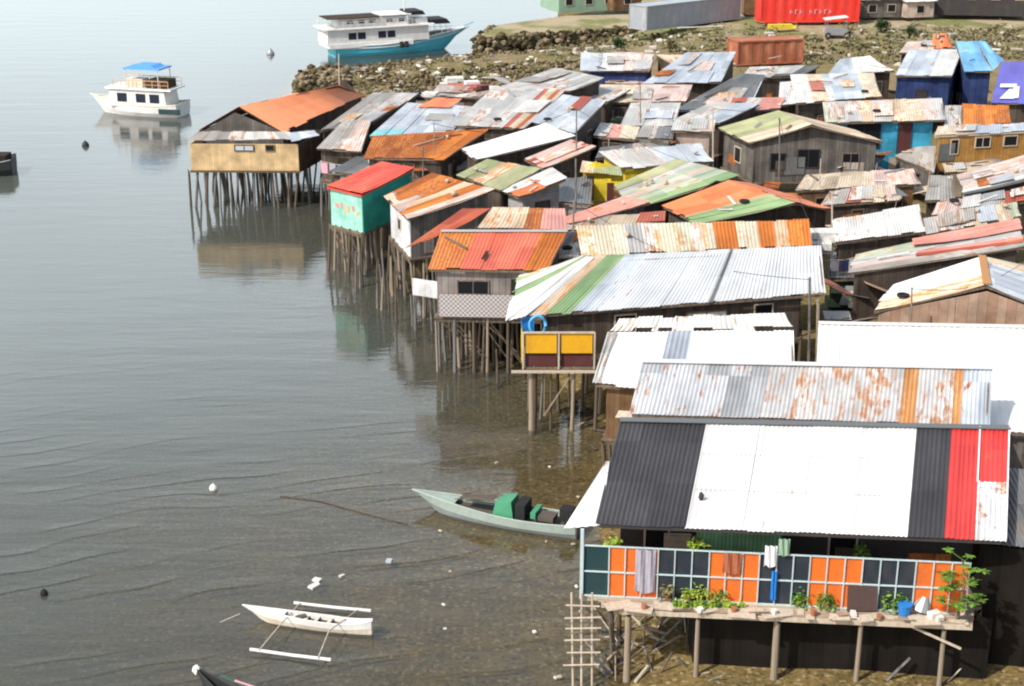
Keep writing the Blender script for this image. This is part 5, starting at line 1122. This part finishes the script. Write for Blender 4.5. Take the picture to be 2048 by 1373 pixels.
# laundry lines and clutter in the alleys
def laundry(label, x0, y0, x1, y1, z, cols):
    a, b = P(x0,y0,z), P(x1,y1,z); t = thing('clothes_line', label, 'clothes line', (a+b)/2); MB().tube([a, (a+b)/2-Vector((0,0,.12)), b], .015, 4).build('line', 'beam_pale', t)
    n_ = len(cols)
    for i, m_ in enumerate(cols):
        u = (i+.5)/n_; p = a+(b-a)*u-Vector((0,0,.1)); w2 = (b-a).normalized()*rn(.18,.32); h_ = rn(.45,.85)
        MB().poly([p-w2-Vector((0,0,h_)), p+w2-Vector((0,0,h_)), p+w2, p-w2], .02).build('garment', m_, t)
laundry('clothes line of white and dark garments before the ochre wall', 1900, 276, 1998, 274, 5.2, ['white_cloth','grey_cloth','navy','white_cloth','canvas_black','pink_cloth'])
laundry('clothes line in the shade left of the blue wall', 1700, 258, 1760, 262, 5.0, ['pink_cloth','grey_cloth','green_side'])
laundry('clothes line between the dark posts over the alley', 1660, 520, 1720, 512, 4.2, ['grey_cloth','navy','white_cloth'])
laundry('clothes line under the small pale roof by the orange tarpaulin', 640, 322, 706, 330, 3.9, ['pink_cloth','grey_cloth','blue_wall','pink_cloth'])
for lb_, x, y, z, sx, sy, sz, m_ in (('crumpled white tin sheets beside the blinding white roof', 1648, 478, 4.9, 1.3, 1.2, .9, 'scrap_white'), ('pale green crate in the dark alley', 1708, 598, 3.4, .6, .5, .6, 'green_pale'), ('dark green tarpaulin bundle in the alley', 1680, 600, 2.6, 1.8, 1.2, 1.0, 'green_dark'), ('blue drum in the alley by the rusty gable', 1728, 606, 2.8, .8, .8, 1.2, 'navy'),
    ('grey blue crate behind the pale green crate', 1738, 568, 3.6, .6, .6, 1.1, 'galv_blue'), ('pile of pale boards on the patched low roof', 1752, 392, 4.0, 2.4, 1.0, .3, 'beam_pale'), ('white sacks behind the rubble shore', 905, 164, 3.4, 1.8, 1.0, .8, 'scrap_white'), ('second heap of white sacks behind the rubble, nearer the dark red one', 940, 172, 3.4, 1.4, .9, .9, 'white_cloth'), ('dark red bundle beside the white sacks', 962, 182, 3.4, 1.0, .8, 1.0, 'maroon'),
    ('teal bundle under the black gable wall', 1240, 242, 4.4, 1.4, .8, .5, 'green_dark'), ('blue white box on the roof beyond the tarpaulin', 858, 190, 4.8, 1.6, .8, .5, 'scrap_white'), ('navy box on the roof beyond the tarpaulin', 832, 191, 4.8, 1.0, .8, .5, 'navy')):
    c = P(x, y, z); mb = MB(); a_ = rn(-.4,.4)
    for q in range(4): mb.box(c+Vector((rn(-.2,.2)*sx, rn(-.2,.2)*sy, -sz/2+sz*q/4)), (sx*rn(.6,1), sy*rn(.6,1), sz*.36), a_+rn(-.3,.3), 0, rn(-.12,.12))
    solo('heap' if sx > 1.2 else 'crate', mb, m_, lb_, 'crate' if sx < 1 else 'heap')
# posts standing alone in the tide
random.seed(5)
for k in range(46):
    x = rn(660,1010); ylow = 500+(x-660)*.72; y = ylow+rn(-30,50)
    c = P(x, y, 0); c.z = -.5; hgt = rn(1.0,3.2); solo('mooring_post', MB().tube([c, c+Vector((rn(-.15,.15), rn(-.15,.15), hgt+.5))], [rn(.05,.09), .045], 6), random.choice(['post','post_pale','post_grey']), 'thin wooden post standing in the tide among the stilts of the middle houses', 'post', 'loose posts in the tide')

# scrap sheets, boards and sticks packed into the gaps between the houses
random.seed(33); vp = [(700,330),(760,215),(900,180),(1150,130),(1500,110),(1800,100),(2040,120),(2040,640),(1660,640),(1640,480),(1160,470),(880,410)]
sm = ['galv_old','rust','dark_metal','galv_pale','pink_pale','wd_dark','wd_brown','beige','rust_pale','green_old','galv_blue','redbrown','shed_dark','cream_rust']
k = 0
while k < 150:
    x, y = rn(700,2040), rn(100,640)
    if not inpoly(x, y, vp): continue
    z = rn(2.9,4.1); c = P(x, y, z); a_ = rn(-.6,.6)+random.choice((0,1.57)); lx, ly = rn(.9,2.6), rn(.6,1.4); ux = Vector((math.cos(a_), math.sin(a_), rn(-.2,.2))); uy = Vector((-math.sin(a_), math.cos(a_), rn(-.45,.45)))
    m_ = random.choice(sm); mb = MB(); n_ = 10
    vs = [c+ux*lx*(i/n_-.5)+uy*ly*(j-.5)+Vector((0,0,.02*math.sin(i*3.14))) for j in (0,1) for i in range(n_+1)]+[c+ux*lx*(i/n_-.5)+uy*ly*(j-.5)+Vector((0,0,-.03)) for j in (0,1) for i in range(n_+1)]
    uvs = [((i/n_)*lx, j*ly) for _ in (0,1) for j in (0,1) for i in range(n_+1)]; q = n_+1
    mb.add(vs, [(i,i+1,q+i+1,q+i) for i in range(n_)]+[(2*q+i,3*q+i,3*q+i+1,2*q+i+1) for i in range(n_)]+[(i,2*q+i,2*q+i+1,i+1) for i in range(n_)]+[(q+i,q+i+1,3*q+i+1,3*q+i) for i in range(n_)]+[(0,q,3*q,2*q),(n_,2*q+n_,3*q+n_,q+n_)], 0, uvs)
    solo('scrap_sheet', mb, m_, 'scrap sheet of tin or board wedged low in the gaps between the village houses', 'sheet', 'scrap sheets in the gaps'); k += 1
for k in range(70):
    x, y = rn(720,2040), rn(150,640)
    if not inpoly(x, y, vp): continue
    c = P(x, y, 3.2); e = c+Vector((rn(-1,1), rn(-1,1), rn(.6,1.7))); solo('stick', MB().tube([c, e], rn(.025,.05), 5), random.choice(['post_pale','post_grey','beam_pale','post']), 'thin stick or batten leaning in the gaps between the village houses', 'stick', 'sticks in the gaps')

random.seed(9)
for k in range(58):
    x, y = (rn(1205,1400), rn(1255,1372)) if k < 50 else (rn(1400,1960), rn(1348,1385)); c = P(x, y, .1); e = c+Vector((rn(-1.1,1.1), rn(-.3,.9), rn(.0,1.3)))
    solo('driftwood', MB().tube([c, e], rn(.02,.05), 5), random.choice(['post_pale','post_grey','post','beam_pale']), 'stick of driftwood leaning in the mud under the nearest house', 'driftwood', 'driftwood under the nearest house')
for lb_, a, b in (('thin cable from the alley pole towards the patchwork roof', P(1620,560,6.4), P(1148,404,6.6)), ('thin cable crossing above the orange and green roofs', P(1665,388,6.4), P(1151,218,6.8)), ('thin cable across the roofs near the blue wall', P(1427,218,6.8), P(1900,170,7.4)), ('thin cable between the gable pole and the right edge', P(1822,578,6.8), P(2120,470,7.0)), ('thin cable from the grey gabled house to the alley', P(1560,238,7.2), P(1640,480,6.6)), ('thin cable over the brown patched roofs at left', P(868,248,6.6), P(1151,218,6.8))):
    n_ = 12; solo('cable', MB().tube([a*(1-i/n_)+b*(i/n_)-Vector((0,0,1.0*math.sin(math.pi*i/n_))) for i in range(n_+1)], .014, 4), 'canvas_black', lb_, 'cable')
for k in range(60):
    x = rn(660,1240); y = 520+(x-660)*.60+rn(-10,60); c = P(x, y, 0); c.z = gh(c)+.02; mb = MB(); mb.box(c+Vector((0,0,.05)), (rn(.3,1.4), rn(.06,.2), .06), rn(0,3), 0, rn(-.3,.3)); solo('flotsam', mb, random.choice(['post','wd_brown','post_pale','concrete_dark']), 'dark scrap of wood lying in the shallows at the foot of the stilts', 'scrap', 'wood scraps at the foot of the stilts')

random.seed(14)
for k in range(12):
    x = 1300+k*52+rn(-15,15); c = dpt(min(x,1930), 1214+(x-1240)*.045+rn(-3,4)); mb = MB(); kk = k % 3
    if kk == 0: mb.tube([c, c+Vector((0,0,rn(.12,.2)))], [rn(.06,.1), rn(.08,.12)], 9)
    elif kk == 1: mb.bar(c, c+Vector((rn(.3,.8), rn(-.1,.15), rn(.02,.08))), .05, .04)
    else: mb.box(c+Vector((0,0,.07)), (rn(.12,.3), .16, .13), rn(0,3), 0, .1)
    solo(('pot','stick','tin')[kk], mb, ('terracotta','beam','scrap_white')[kk], ('empty clay pot on the front edge of the nearest deck','loose stick on the front edge of the nearest deck','pale tin or scrap on the front edge of the nearest deck')[kk], ('pot','stick','tin')[kk], ('empty pots on the nearest deck','sticks on the nearest deck','tins on the nearest deck')[kk])
